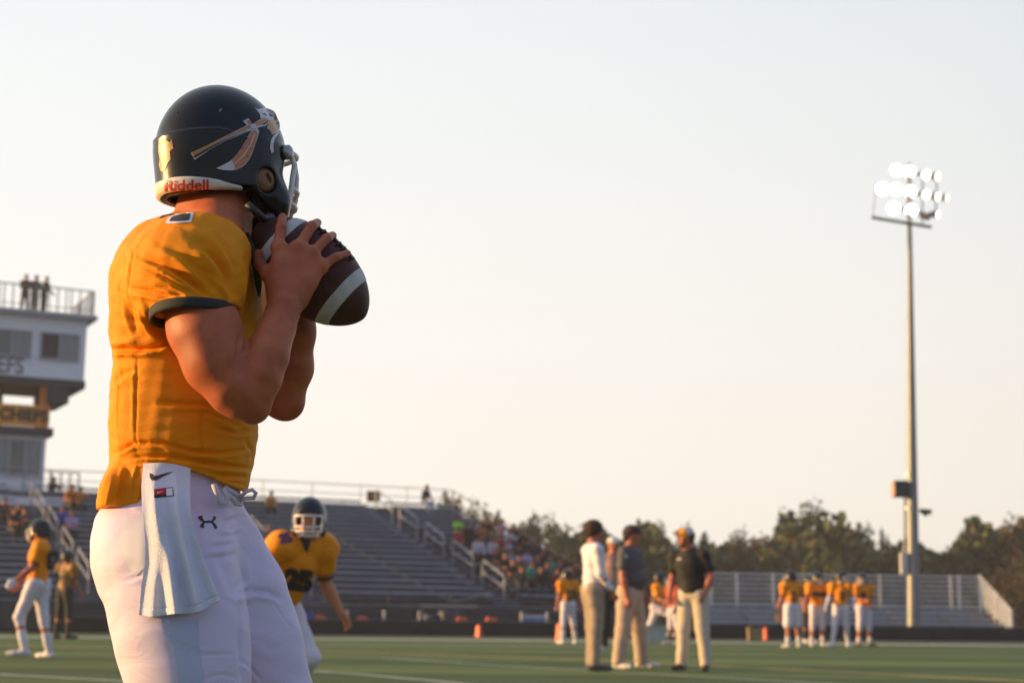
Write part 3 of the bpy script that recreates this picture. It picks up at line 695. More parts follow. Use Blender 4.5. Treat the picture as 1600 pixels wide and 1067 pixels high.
q = MB(p); q.box(-.95, 1.0, -.3, .3, .96, 1.04); q.build('table_top', mat('table_pale', (.36, .34, .30), .5), t)
for a in (-.85, .9):
    for b in (-.25, .25): MB(p).tube([(a, b, 0), (a, b, .96)], .022, 6).build('leg', dark, t)
p = spot(700, barY(700) + 1.0); q = MB(p); q.tube([(0, 0, 0), (0, 0, .3), (0, 0, .75), (0, 0, .84)], [.33, .37, .38, .34], 14)
tag(q.build('bin', mat('blue_plastic', (.03, .04, .08), .5), None, tuple(p)), 'dark blue bin standing below the pale topped table', 'bin')
p = spot(672, barY(672) + 1.0); q = MB(p); q.tube([(0, 0, 0), (0, 0, .6), (0, 0, .72)], [.26, .28, .22], 12); tag(q.build('bin', mat('blue_plastic', (.03, .04, .08), .5), None, tuple(p)), 'narrow dark blue bin left of the wider one by the table', 'bin')
def cooler(x, Y, wd, h, m, lab):
    p = spot(x, Y); t = empty('cool_box', p, lab, 'cool box'); zz = .42; MB(p).box(-wd/2, wd/2, -.2, .2, 0, zz + h * .75).build('box_body', m, t); MB(p).box(-wd/2 - .02, wd/2 + .02, -.22, .22, zz + h * .75 + .003, zz + h).build('lid', mat('white_plastic', (.6, .62, .65), .4) if m.name != 'bright_blue' else m, t)
cooler(835, barY(835) + .9, .85, .30, mat('light_blue', (.10, .22, .50), .5), 'light blue cool box behind the barrier right of the table')
cooler(477, barY(477) + .7, .52, .30, mat('bright_blue', (.03, .09, .45), .5), 'bright blue box behind the barrier below the running player\'s hand')
ob = mat('orange_cloth', (.55, .09, .03), .8, var=.4, vs=6)
for i, (x, lab) in enumerate(((8, 'at the far left edge'), (24, 'touching the one at the left edge'), (38, 'at the shin of the left walking player'), (500, 'below the running player\'s outstretched hand'), (566, 'between the two leftmost white posts'), (722, 'just right of the blue bins'), (768, 'above the small orange pylon'))):
    Y = barY(x) + .45; p = spot(x, Y); sc0 = (.26 if i < 3 else .15) * rnd.uniform(.8, 1.2)
    f = SDF((p.x - .5, p.y - .4, 0), (p.x + .5, p.y + .4, .95), .03); zc = (.58 if i < 3 else .47) + rnd.uniform(-.03, .05)
    f.ell((p.x, p.y, zc - .2), (sc0, .18, .32)); f.ell((p.x - .1, p.y, zc), (sc0 * .7, .15, .16)); f.ell((p.x + .12, p.y, zc - .05), (sc0 * .6, .16, .15)); f.cone((p.x - .12, p.y, zc + .1), (p.x + .12, p.y, zc + .12), .03, .03)
    f.cone((p.x - .1, p.y, .06), (p.x + .1, p.y, .06), .10, .10)
    V, F = f.mesh(); tag(mesh('kit_bag', V, F, ob, None, tuple(p), True), f'orange kit bag behind the black barrier {lab}', 'bag', 'orange kit bags along the barrier')
wp = mat('white_post', (.48, .46, .44), .5)
for i, (x, lab) in enumerate(((542, 'below and right of the running player\'s hand'), (600, 'second from the left in the row'), (655, 'left of the blue bins'), (815, 'left of the light blue cool box'), (855, 'right of the light blue cool box'))):
    Y = barY(x) + .4; p = spot(x, Y); q = MB(p); q.tube([(0, 0, 0), (0, 0, .74), (0, 0, .79), (0, 0, .82)], [.05, .05, .06, .04], 10)
    tag(q.build('marker_post', wp, None, tuple(p)), f'short white post behind the barrier, {lab}', 'post', 'white posts behind the barrier')
p = spot(1023, 44.5); q = MB(p).box(-.30, .30, -.25, .25, 0, .42).box(-.33, .33, -.28, .28, .423, .47); tag(q.build('crate', mat('crate_grey', (.34, .40, .38), .6), None, tuple(p)), 'pale grey crate under the lunging player between the coaches', 'crate')
p = G(1180, 1001); p = Vector((p.x, p.y, 0)); q = MB(p); q.box(-.22, .22, -.2, .2, 0, .34); q.box(-.24, .24, -.22, .22, .343, .40); q.tube([(-.2, 0, .4), (-.12, 0, .5), (.12, 0, .5), (.2, 0, .4)], .02, 6)
tag(q.build('crate', mat('crate_tan', (.27, .19, .10), .7), None, tuple(p)), 'tan handled crate on the grass beside an orange pylon left of the huddle', 'crate')
# evening air between the stands and the trees
hz_m = bpy.data.materials.new('evening_air'); hz_m.use_nodes = True; t_ = hz_m.node_tree; t_.nodes.clear(); o_ = t_.nodes.new('ShaderNodeOutputMaterial'); v_ = t_.nodes.new('ShaderNodeVolumePrincipled')
v_.inputs['Color'].default_value = (.95, .93, .92, 1); v_.inputs['Density'].default_value = HAZE; v_.inputs['Anisotropy'].default_value = .2; t_.links.new(v_.outputs[0], o_.inputs['Volume'])
if HAZE: tag(MB().box(-110, 110, -20, 190, -1.2, 26).build('haze', hz_m), 'thin evening haze over the field', 'haze', kind='stuff')
# ================================================================== PEOPLE
skin = mat('skin', (.42, .130, .070), .5, var=.10, vs=9, bump=.25, bs=300, sss=.12); skin_pale = mat('skin_pale', (.50, .22, .15), .5, var=.08, vs=9, sss=.1); skin_dark = mat('skin_dark', (.12, .05, .03), .5, var=.1, vs=9)
jersey_m = mat('jersey_gold', (.86, .275, .006), .6, var=.08, vs=5, bump=.25, bs=500, spec=.2, fold=.4, fs=12); pants_m = mat('pants_white', (.66, .61, .70), .55, var=.03, vs=3, bump=.2, bs=400, fold=.3, fs=12)
num_m = mat('number_black', (.03, .025, .022), .6); white_m = mat('cloth_white', (.72, .68, .72), .7, var=.05, vs=4); helm_m = mat('helmet_black', (.014, .015, .018), .24, var=.05, spec=.45)
mask_m = mat('facemask_pale', (.72, .67, .66), .35, var=.05); sock_w = mat('sock_white', (.66, .64, .68), .8, bump=.4, bs=120); sock_b = mat('sock_black', (.025, .025, .028), .8)
shoe_w = mat('shoe_white', (.62, .60, .63), .5); shoe_b = mat('shoe_black', (.03, .03, .032), .5); hair_d = mat('hair_dark', (.028, .016, .012), .7, var=.4, vs=60, stretch=(1, 1, .15)); hair_b = mat('hair_brown', (.07, .035, .018), .7, var=.4, vs=60, stretch=(1, 1, .15))
khaki = mat('khaki_cloth', (.46, .35, .28), .8, var=.07, vs=5, bump=.4, bs=200, fold=.5, fs=9); khaki_d = mat('khaki_dark', (.34, .26, .20), .8, var=.07, vs=5, bump=.4, bs=200, fold=.5, fs=9); cream = mat('cream_cloth', (.57, .49, .40), .8, var=.06, vs=5, bump=.4, bs=200, fold=.5, fs=9)
eye_m = mat('eye_dark', (.03, .02, .018), .2); lip_m = mat('lip', (.30, .08, .06), .5)
def A3(v): return np.array(v, float)
# helmet template in its own frame: front +x, left +y, up +z, metres, origin at the middle of the shell
def helmet_shell(h):
    s = SDF((-.18, -.150, -.20), (.19, .150, .16), h)
    s.ell((-.002, 0, -.012), (.150, .122, .148), k=0)
    s.loft([(-.135, -.008, 0, .134, .110), (-.10, -.006, 0, .142, .115), (-.06, -.003, 0, .148, .120), (-.015, -.002, 0, .1495, .1215), (.0, -.002, 0, .149, .121)], k=.012, p=2.0)
    for sd in (-1, 1):
        s.chain([(.02, sd*.084, -.08), (.060, sd*.078, -.115), (.070, sd*.068, -.145)], [.042, .038, .028], k=.03)
    def band(g):
        k0 = np.sqrt(((g[..., 0]+.002)/.1525)**2 + (g[..., 1]/.1245)**2); d = (k0 - 1) * .125; up_ = g[..., 2] - .022 + .35 * np.clip(g[..., 0] + .075, 0, 1) * 1.0
        return np.maximum(np.maximum(d, up_), np.maximum(-.095 - g[..., 2], g[..., 0] + .02 + .25 * (g[..., 2] - .0)))
    s.func(band, (-.18, -.15, -.1), (.0, .15, .05), k=.004)
    s.ell((-.002, 0, -.016), (.134, .106, .132), k=0, op='-'); s.loft([(-.21, -.005, 0, .122, .098), (-.10, -.005, 0, .126, .100), (-.02, -.002, 0, .133, .105)], k=0, p=2.0, op='-')
    for sd in (-1, 1): s.chain([(.02, sd*.060, -.10), (.075, sd*.052, -.15)], [.040, .036], k=.0, op='-')
    s.func(lambda g: g[..., 2] + .102 + .80 * np.clip(g[..., 0] + .015, 0, .075), (-.18, -.15, -.2), (.19, .15, -.09), k=.006, op='-')
    s.func(lambda g: np.maximum(.088 - g[..., 0] + .45 * np.clip(np.abs(g[..., 2] + .075) - .02, 0, 1), g[..., 2] - .012), (.04, -.15, -.2), (.19, .15, .06), k=.006, op='-')
    for sd in (-1, 1): s.cone((.022, sd*.15, -.080), (.022, sd*.085, -.080), .026, .026, k=.006, op='-')
    s.smooth(1); V, Q = s.mesh(); return relax(V, Q, 2, .4), Q
def mask_bars():
    def arc(z, x0, x1, y0, n=11, zf=None):
        P = []
        for i in range(n):
            t = -1 + 2 * i / (n - 1); P.append((x0 + (x1 - x0) * (1 - abs(t)**2.2), y0 * math.copysign(abs(t)**.8, t), z + ((zf or z) - z) * (1 - abs(t)**2)))
        return P
    B = [(arc(-.012, .105, .170, .098), .0050), (arc(-.085, .104, .165, .095, zf=-.092), .0048), (arc(-.115, .100, .158, .090, zf=-.124), .0048), (arc(-.146, .088, .138, .080, zf=-.152), .0050)]
    for sd in (-1, 1):
        B.append(([(.160, sd*.040, -.012), (.166, sd*.038, -.05), (.160, sd*.036, -.10), (.135, sd*.033, -.151)], .0048))
        B.append(([(.105, sd*.098, -.012), (.118, sd*.096, -.038), (.112, sd*.094, -.062), (.106, sd*.094, -.088), (.100, sd*.090, -.116), (.090, sd*.081, -.146)], .0052))
    return B
HV, HQ = helmet_shell(.005)
def frame3(f, up):
    f = A3(f) / np.linalg.norm(f); l = np.cross(up, f); l /= np.linalg.norm(l); u = np.cross(f, l); return np.stack([f, l, u], 1)   # columns
def put_helmet(c, Mx, root, shell_m, mk_m, V=HV, Q=HQ, scale=1., seg=6, mk=1.7):
    h = mesh('helmet', (V * scale) @ Mx.T + c, Q, shell_m, root, smooth=True)
    q = MB()
    for pts, r in mask_bars(): q.tube([tuple(Mx @ (A3(p) * scale) + c) for p in pts], r * scale * mk, seg, loc=False)
    mesh('facemask', [tuple(v) for v in q.V], q.F, mk_m, h, smooth=True)
    return h
def build_body(s, J, H, hand_detail=True, head=True, fat=1.0):
    """skin surface: one continuous field"""
    k = H / 1.83; Mh = J['Mh']; hc = J['head']; f, l, u = Mh[:, 0], Mh[:, 1], Mh[:, 2]
    if head:
        s.ell(hc + u * .03 * k, (.095*k, .076*k, .098*k), Mh, k=.02); s.ell(hc + f * .018*k - u * .045 * k, (.072*k, .058*k, .078*k), Mh, k=.03)
        s.cone(hc + f * .088*k + u * .022*k, hc + f * .106*k - u * .018*k, .009*k, .014*k, k=.012)      # nose
        s.ell(hc + f * .066*k - u * .095*k, (.028*k, .030*k, .022*k), Mh, k=.02)                    # chin
        for sd in (-1, 1):
            s.ell(hc + f * .092*k + l * sd * .032*k + u * .020*k, (.013*k, .016*k, .010*k), Mh, k=.008, op='-')   # eye sockets
            s.ell(hc + l * sd * .078*k - u * .005*k - f * .004*k, (.018*k, .008*k, .030*k), Mh, k=.008)          # ears
            s.ell(hc + f * .070*k + l * sd * .034*k - u * .028*k, (.02*k, .02*k, .018*k), Mh, k=.015)
        s.cone(hc + f * .093*k - l * .022*k - u * .058*k, hc + f * .093*k + l * .022*k - u * .058*k, .004*k, .004*k, k=.005, op='-')  # mouth
    s.cone(hc - u * .06*k - f * .012*k, J['neck'], .056*k, .068*k, k=.03)
    s.chain([J['neck'], J['chest'], J['waist'], J['pelvis']], [.085*k, .12*k, .11*k, .12*k], k=.05, sq=(J['f'], .8))
    s.cone(J['sh'][0], J['sh'][1], .06*k, .06*k, k=.04)
    for i in (0, 1):
        sd = 1 if i == 0 else -1
        a, e_, w_ = J['sh'][i], J['el'][i], J['wr'][i]
        s.chain([a, a * .55 + e_ * .45, e_], [.058*k*fat, .053*k*fat, .040*k], k=.02); s.chain([e_, e_ * .7 + w_ * .3, w_], [.041*k, .045*k*fat, .026*k], k=.02)
        d = (w_ - e_) / np.linalg.norm(w_ - e_); hd = J['hand'][i]; pn = J['palm'][i]; sdv = np.cross(d if hd is None else hd, pn); d = d if hd is None else hd
        m = w_ + d * .085 * k; s.cone(w_, m, .026*k, .040*k, k=.02, sq=(pn, .45))
        if hand_detail:
            for j, (o, L_) in enumerate(((-.031, .062), (-.0105, .074), (.0105, .070), (.031, .055))):
                b0 = m + sdv * o * k; b1 = b0 + (d * .8 + pn * .35) * L_ * .55 * k; b2 = b1 + (d * .45 + pn * .75) * L_ * .5 * k
                s.chain([b0, b1, b2], [.0098*k, .0088*k, .0075*k], k=.004)
            t0 = w_ + d * .03*k - sdv * .025*k; t1 = t0 + (d * .6 - sdv * .6 + pn * .3) * .045*k; s.chain([t0, t1, t1 + (d * .8 + pn * .4) * .03*k], [.014*k, .011*k, .009*k], k=.008)
        else: s.ell(m + d * .03 * k, (.035*k, .035*k, .04*k), k=.02)
    for i in (0, 1):
        s.chain([J['hip'][i], J['kn'][i], J['an'][i]], [.085*k, .052*k, .036*k], k=.02)
        s.cone(J['kn'][i] * .72 + J['an'][i] * .28, J['kn'][i] * .5 + J['an'][i] * .5, .055*k, .048*k, k=.02); s.cone(J['an'][i], J['toe'][i], .034*k, .025*k, k=.02)
def skeleton(base, yaw, H=1.83, lean=0, arms=((5, 8, 12, 0), (5, 8, 12, 0)), legs=((2, 4, 4), (2, 4, 4)), headyaw=0, headpitch=0, twist=0, seat=None, width=1.0, side=0):
    k = H / 1.83; y = R(yaw); f = A3((math.cos(y), math.sin(y), 0)); l = A3((-math.sin(y), math.cos(y), 0)); up = A3((0, 0, 1)); ln = R(lean)
    tu = up * math.cos(ln) + f * math.sin(ln); tu = tu * math.cos(R(side)) + l * math.sin(R(side)); tw_ = R(twist); fs = f * math.cos(tw_) + l * math.sin(tw_); ls = -f * math.sin(tw_) + l * math.cos(tw_)
    fs = fs - tu * (fs @ tu); fs /= np.linalg.norm(fs)
    J = {'f': fs}; p = A3((0, 0, 0)); J['pelvis'] = p; J['waist'] = p + tu * .14*k; J['chest'] = p + tu * .34*k + fs * .01; J['neck'] = p + tu * .50*k
    hy = R(yaw + headyaw); hf = A3((math.cos(hy), math.sin(hy), 0)); hp = R(headpitch); hf = hf * math.cos(hp) - up * math.sin(hp); J['Mh'] = frame3(hf, up if abs(headpitch) < 60 else tu)
    J['head'] = J['neck'] + tu * .07*k + up * .10*k + hf * .025*k
    for n_ in ('sh', 'el', 'wr', 'hip', 'kn', 'an', 'toe', 'hand', 'palm'): J[n_] = [None, None]
    for i, sg_ in ((0, -1), (1, 1)):                    # 0 right, 1 left
        a, b, e_, inw = [R(x) for x in arms[i]]; J['sh'][i] = p + tu * .46*k + ls * sg_ * .175*k*width
        d = -tu * math.cos(a) + fs * math.sin(a); d = d * math.cos(b) + ls * sg_ * math.sin(b); J['el'][i] = J['sh'][i] + d * .285*k
        d2 = -tu * math.cos(a + e_) + fs * math.sin(a + e_); d2 = d2 * math.cos(b - inw) + ls * sg_ * math.sin(b - inw); J['wr'][i] = J['el'][i] + d2 * .25*k; J['hand'][i] = d2
        pn = -ls * sg_; pn = pn - d2 * (pn @ d2); J['palm'][i] = pn / max(np.linalg.norm(pn), .1)
        a, b, e_ = [R(x) for x in legs[i][:3]]; J['hip'][i] = p + l * sg_ * .085*k - up * .03*k
        d = -up * math.cos(a) + f * math.sin(a); d = d * math.cos(b) + l * sg_ * math.sin(b); J['kn'][i] = J['hip'][i] + d * .43*k
        d2 = -up * math.cos(a - e_) + f * math.sin(a - e_); d2 = d2 * math.cos(b) + l * sg_ * math.sin(b); J['an'][i] = J['kn'][i] + d2 * .42*k
        tp = R(legs[i][3]) if len(legs[i]) > 3 else 0; td = f * math.cos(tp) - up * math.sin(tp) + l * sg_ * .25; td /= np.linalg.norm(td); J['toe'][i] = J['an'][i] + td * .15*k - up * .045 * k
    z = min(min(J['an'][i][2] - .085*k, J['toe'][i][2] - .03*k) for i in (0, 1)) if seat is None else J['pelvis'][2] - seat - .11 * k
    sh = A3(base) + A3((0, 0, -z))
    if seat is None: c = (J['an'][0] + J['an'][1]) / 2; sh[0] -= c[0]; sh[1] -= c[1]
    for n_, v in J.items():
        if n_ in ('f', 'Mh', 'hand', 'palm'): continue
        J[n_] = [x + sh for x in v] if isinstance(v, list) else v + sh
    J['ls'] = ls; J['tu'] = tu; return J
def bounds(J, m=.17):
    P = np.array([J['head'], J['pelvis']] + J['sh'] + J['el'] + J['wr'] + J['hip'] + J['kn'] + J['an'] + J['toe']); return P.min(0) - m, P.max(0) + m
def sub(J, keys, m):
    P = []
    for k_ in keys: P += J[k_] if isinstance(J[k_], list) else [J[k_]]
    P = np.array(P); return P.min(0) - m, P.max(0) + m
def person(base, J, H, o, label, group=None, res=.009, cat='person'):
    k = H / 1.83; lo, hi = bounds(J); s = SDF(lo, hi, res); build_body(s, J, H, o.get('fingers', True), fat=o.get('fat', 1)); V, Q = s.mesh()
    root = tag(mesh('person', V, Q, o.get('skin', skin), None, tuple(base), True), label, cat, group); f, ls, tu = J['f'], J['ls'], J['tu']
    pad = o.get('pads', False); b = o.get('bulk', 1.)
    # top garment
    lo, hi = sub(J, ('neck', 'pelvis', 'sh', 'el') + (('wr',) if o.get('sleeve') == 'long' else ()), .2); s = SDF(lo, hi, res)
    hem = J['pelvis'] + (J['waist'] - J['pelvis']) * o.get('hem', .25)
    s.chain([J['neck'] * .75 + J['chest'] * .25, J['chest'], J['waist'], hem - tu * .10 * k], [.115*k, .158*k*b, .148*k*b, .150*k*b], k=.05, sq=(f, .82))
    for i in (0, 1):
        a, e_, w_ = J['sh'][i], J['el'][i], J['wr'][i]
        s.cone(J['neck'] - tu * .03*k, a, .075*k, (.10 if pad else .072)*k, k=.04)
        if pad: s.ell(a + (a - J['neck']) * .12 - tu * .01, (.11*k, .11*k, .095*k), k=.05); s.cone(a, a * .45 + e_ * .55, .098*k, .078*k, k=.04)
        elif o.get('sleeve') == 'long': s.chain([a, e_, w_ * .97 + e_ * .03], [.074*k, .056*k, .040*k], k=.03)
        else: s.cone(a, a * .38 + e_ * .62, .076*k, .068*k, k=.03)
    if o.get('belly'): s.ell(J['waist'] + f * .06, (.14*b, .15*b, .13), frame3(f, tu), k=.06)
    hz = hem
    s.func(lambda g: (g - hz.astype(np.float32)) @ tu.astype(np.float32) + .035*k, lo, hi, k=.01, op='-') ; V, Q = s.mesh()
    # soft drape folds
    fr = np.random.default_rng(int(abs(base[0] * 97)) + 5); Nn = vnormals(V, Q); am = .006
    ph = fr.uniform(0, 6, 6); V = V + Nn * (am * (np.sin(V @ A3((18, 9, 30)) + ph[0]) * np.sin(V @ A3((-11, 14, 17)) + ph[1])))[:, None]
    top = mesh(o.get('topname', 'shirt'), V, Q, o['top'], root, smooth=True)
    for i in (0, 1):
        if pad or o.get('trim'):
            a, e_ = J['sh'][i], J['el'][i]; c = a * .45 + e_ * .55 if pad else a * .38 + e_ * .62; d = (e_ - a) / np.linalg.norm(e_ - a); c = c + d * (.072 if pad else .06) * k; fr_ = frame3(d, A3((.1, .3, 1)) if abs(d[2]) < .9 else A3((1, 0, 0)))
            MB().tube([tuple(c + (fr_[:, 1] * math.cos(t) + fr_[:, 2] * math.sin(t)) * .060*k) for t in np.linspace(0, 6.28, 17)[:-1]], .010*k, 6, loc=False, closed=True).build('cuff', o.get('trim', num_m), top, smooth=True)
    # legs
    lo, hi = sub(J, ('pelvis', 'hip', 'kn', 'an'), .2); s = SDF(lo, hi, res); wl = o.get('legw', 1.)
    s.chain([J['waist'], J['pelvis']], [.122*k*b, .138*k*b], k=.04, sq=(f, .82))
    for i in (0, 1):
        h_, kn, an = J['hip'][i], J['kn'][i], J['an'][i]
        bt = h_ - f * .035 + A3((0, 0, .02)); s.cone(bt, bt * .7 + kn * .3, .105*k, .09*k, k=.04)
        if o.get('legs') == 'full': s.chain([h_, kn, an + (kn - an) * .04], [.108*k*wl, .080*k*wl, .066*k*wl], k=.03)
        elif o.get('legs') == 'shorts': s.cone(h_, h_ * .1 + kn * .9, .108*k*wl, .100*k*wl, k=.03)
        else: s.chain([h_, kn, kn * .78 + an * .22], [.105*k*wl, .068*k*wl, .062*k*wl], k=.03)
    V, Q = s.mesh(); Nn = vnormals(V, Q); V = V + Nn * (.005 * np.sin(V @ A3((14, 6, 26)) + ph[2]) * np.sin(V @ A3((-9, 12, 13)) + ph[3]))[:, None]
    mesh('pants' if pad else 'trousers', V, Q, o['bottom'], root, smooth=True)
    if o.get('belt'):
        c = J['pelvis'] * .45 + J['waist'] * .55; fr_ = frame3(f, tu); MB().tube([tuple(c + fr_[:, 0] * math.cos(t) * .118*b*k + fr_[:, 1] * math.sin(t) * .138*b*k) for t in np.linspace(0, 6.28, 21)[:-1]], .018, 6, loc=False, closed=True).build('belt', o['belt'], root, smooth=True)
    for i in (0, 1):
        kn, an, toe = J['kn'][i], J['an'][i], J['toe'][i]
        if o.get('socks'):
            lo, hi = np.minimum(kn, an) - .1, np.maximum(kn, an) + .1; s = SDF(lo, hi, res); up_ = o.get('sockh', .55)
            s.chain([an, an * (1 - up_ * .6) + kn * up_ * .6, an * (1 - up_) + kn * up_], [.043*k, .056*k, .058*k], k=.01); V, Q = s.mesh(); mesh('sock', V, Q, o['socks'][i] if isinstance(o['socks'], tuple) else o['socks'], root, smooth=True)
        if o.get('shoes', shoe_w):
            d = toe - an; d[2] = 0 if len(d) and abs(d[2]) < .08 else d[2]; heel = an - d * .28 - A3((0, 0, .040*k)); tp_ = toe + d * .28; lo, hi = np.minimum(heel, tp_) - .12, np.maximum(heel, tp_) + .12; hi[2] = max(hi[2], an[2] + .08); s = SDF(lo, hi, res * .8)
            s.chain([heel, toe - d * .15, tp_], [.040*k, .046*k, .036*k], k=.02, sq=(A3((0, 0, 1)), .8)); s.cone(an, an * .4 + heel * .3 + toe * .3, .046*k, .042*k, k=.03); V, Q = s.mesh(); V[:, 2] = np.maximum(V[:, 2], min(base[2] + .008, V[:, 2].min() + .02)) if J['an'][i][2] - base[2] < .14 else V[:, 2]
            mesh('shoe', V, Q, o.get('shoes', shoe_w), root, smooth=True)
        if o.get('gloves'):
            g_ = o['gloves'][i]
            if g_ is not None:
                w_, d = J['wr'][i], J['hand'][i]; pn = J['palm'][i]; sdv = np.cross(d, pn); m = w_ + d * .085*k; s = SDF(np.minimum(w_, m) - .15, np.maximum(w_, m) + .15, .006); s.cone(w_, m, .034*k, .047*k, k=.02, sq=(pn, .5))
                for j, (o_, L_) in enumerate(((-.031, .062), (-.0105, .074), (.0105, .070), (.031, .055))):
                    b0 = m + sdv * o_ * k; b1 = b0 + (d * .8 + pn * .35) * L_ * .55*k; b2 = b1 + (d * .45 + pn * .75) * L_ * .5*k; s.chain([b0, b1, b2], [.0125*k, .0118*k, .0105*k], k=.004)
                t0 = w_ + d * .03*k - sdv * .025*k; t1 = t0 + (d * .6 - sdv * .6 + pn * .3) * .045*k; s.chain([t0, t1, t1 + (d * .8 + pn * .4) * .03*k], [.018*k, .015*k, .013*k], k=.008)
                V, Q = s.mesh(); mesh('glove', V, Q, g_, root, smooth=True)
    # head
    Mh, hc = J['Mh'], J['head']; hf, hl, hu = Mh[:, 0], Mh[:, 1], Mh[:, 2]; hd = o.get('head')
    if o.get('eyes', True):
        for sd in (-1, 1):
            s = SDF(hc - .14, hc + .14, .004); s.ell(hc + hf * .084*k + hl * sd * .032*k + hu * .020*k, (.012, .012, .009), Mh); V, Q = s.mesh(); mesh('eye', V, Q, eye_m, root, smooth=True)
    def part_field(nm, fn, m, r=.006, pp=root):
        s = SDF(hc - .24, hc + .24, r); fn(s); V, Q = s.mesh()
        if nm == 'hair': Nn_ = vnormals(V, Q); V = V + Nn_ * (.007 * np.sin(V @ A3((95, 60, 40))) * np.sin(V @ A3((-50, 90, 70)) + 1) + .004 * np.sin(V @ A3((150, -120, 90))))[:, None]
        return mesh(nm, V, Q, m, pp, smooth=True)
    if hd == 'helmet':
        put_helmet(hc + hu * .022*k + hf * .005, Mh, root, o.get('shell', helm_m), o.get('mask', mask_m), scale=k * 1.0, mk=o.get('mk', 1.7))
    def hairf(s, long=0.):
        hs = o.get('hairsize', 1.)
        s.ell(hc + hu * .052*k - hf * .014*k, (.100*k*hs, .088*k*hs, .090*k*hs), Mh, k=.02); s.ell(hc - hf * .045*k + hu * .005*k, (.070*k, .083*k, .08*k + long), Mh, k=.03)
        s.ell(hc + hf * .085*k - hu * .02*k, (.06*k, .075*k, .075*k), Mh, k=.02, op='-')
    if hd in ('hair', 'cap'):
        part_field('hair', hairf if hd == 'hair' or not o.get('longhair') else (lambda s: hairf(s, .06)), o.get('hair', hair_d))
    if hd == 'cap':
        def capf(s):
            s.ell(hc + hu * .055*k - hf * .004*k, (.108*k, .092*k, .088*k), Mh, k=.0); s.func(lambda g: -((g - (hc + hu * .045*k).astype(np.float32)) @ hu.astype(np.float32)), hc - .24, hc + .24, k=.006, op='-')
        def keep(s):
            s.ell(hc + hu * .058*k - hf * .004*k, (.108*k, .092*k, .088*k), Mh, k=.0)
            pl = (hc + hu * .040*k).astype(np.float32); n_ = hu.astype(np.float32); s.F = np.maximum(s.F, -(np.stack(np.meshgrid(*s.ax, indexing='ij'), -1).astype(np.float32) - pl) @ n_)
        cp = part_field('cap', keep, o['cap'])
        def brim(s):
            s.cone(hc + hf * .095*k - hl * .035*k + hu * .048*k, hc + hf * .095*k + hl * .035*k + hu * .048*k, .042*k, .042*k, k=.01, sq=(hu, .14)); s.cone(hc + hf * .125*k - hl * .025*k + hu * .043*k, hc + hf * .125*k + hl * .025*k + hu * .043*k, .042*k, .042*k, k=.02, sq=(hu, .14))
        part_field('brim', brim, o.get('brim', o['cap']), .005, cp)
        if o.get('cap_panel'): part_field('cap_panel', lambda s: (s.ell(hc + hu * .059*k + hf * .010*k, (.100*k, .088*k, .087*k), Mh, k=0), s.func(lambda g: -1e-9 + np.maximum(-((g - (hc + hu * .045*k).astype(np.float32)) @ hu.astype(np.float32)), 0) * 0 + ((g - (hc + hf * .03).astype(np.float32)) @ (-hf).astype(np.float32)) * -1, hc - .24, hc + .24, op='-') if False else None), o['cap_panel'], .005, cp)
    return root, top
def number_on(obj, txt, cx_, cy_, wpx, hpx, m=num_m, lift=.004, rot=0, bold=.06, name='number', parent=None):
    t = bvh_obj(obj); bm = refine(text2d(txt, bold), 3, .12); c_, s_ = math.cos(rot), math.sin(rot)
    def wp_(x, y): X = (x - .5) * wpx; Y = (.5 - y) * hpx; return cx_ + X * c_ - Y * s_, cy_ + X * s_ + Y * c_
    return drape(name, bm, t, m, parent or obj, lift=lift, warp=wp_)
def gpt(x, y): p = G(x, y); return (p.x, p.y, 0.)
def player(px, py, yaw, label, top_px, group='players in gold jerseys', H=None, num=None, res=.009, **kw):
    b = gpt(px, py); o = dict(top=jersey_m, bottom=pants_m, pads=True, topname='jersey', socks=sock_w, shoes=shoe_w, head='helmet', trim=num_m, eyes=False); o.update(kw.pop('o', {}))
    Hh = H or 1.8; J = skeleton(b, yaw, Hh, **kw)
    for _ in range(2):                                   # scale the standing height to the helmet top seen in the photo
        if H is None and top_px:
            zt_ = PX(b[0], b[1], top_px); cur = J['head'][2] + .158 * Hh / 1.83; Hh *= zt_ / cur; J = skeleton(b, yaw, Hh, **kw)
    r, t = person(b, J, Hh, o, label, group, res)
    if num: number_on(t, *num)
    return r, J
# ================================================================== THE PLAYER IN THE FOREGROUND
def Wn(x, y, Y): return np.array(W(x, y, Y))
QY = 3.35
# ---- ball first: the fingers are laid on it
bc = Wn(485, 424, 3.315); bax = Wn(573, 499, 3.32) - Wn(399, 350, 3.30); bax /= np.linalg.norm(bax); BL, BR = .152, .0885
by = np.cross(A3((0, 1, 0)), bax); by /= np.linalg.norm(by); bz_ = np.cross(bax, by)          # bz_ points away from or to the camera
def ball_r(t): return BR * (max(0, 1 - abs(t)**2.05))**.60 if abs(t) < 1 else 0
V = []; F = []; nu, nv = 72, 72
for i in range(nu + 1):
    t = -math.cos(math.pi * i / nu)
    for j in range(nv):
        a = 2 * math.pi * j / nv; seam = 1 - .018 * math.exp(-((math.sin(2 * a) / .06)**2)); r = max(ball_r(t) * seam, .0004)
        V.append(bc + bax * BL * t + (by * math.cos(a) + bz_ * math.sin(a)) * r)
for i in range(nu):
    for j in range(nv): F.append((i*nv+j, i*nv+(j+1) % nv, (i+1)*nv+(j+1) % nv, (i+1)*nv+j))
V = np.array(V); BB_ = bvh(V, F)
leather = mat('ball_leather', (.070, .018, .012), .5, var=.25, vs=30, bump=.9, bs=700, spec=.35); stripe_m = mat('ball_stripe', (.50, .46, .44), .6, var=.12, vs=40, bump=.5, bs=500)
ball = tag(mesh('football', V, F, leather, None, tuple(bc), True), 'dark brown leather football with two white stripes held up in the front player\'s hands', 'football')
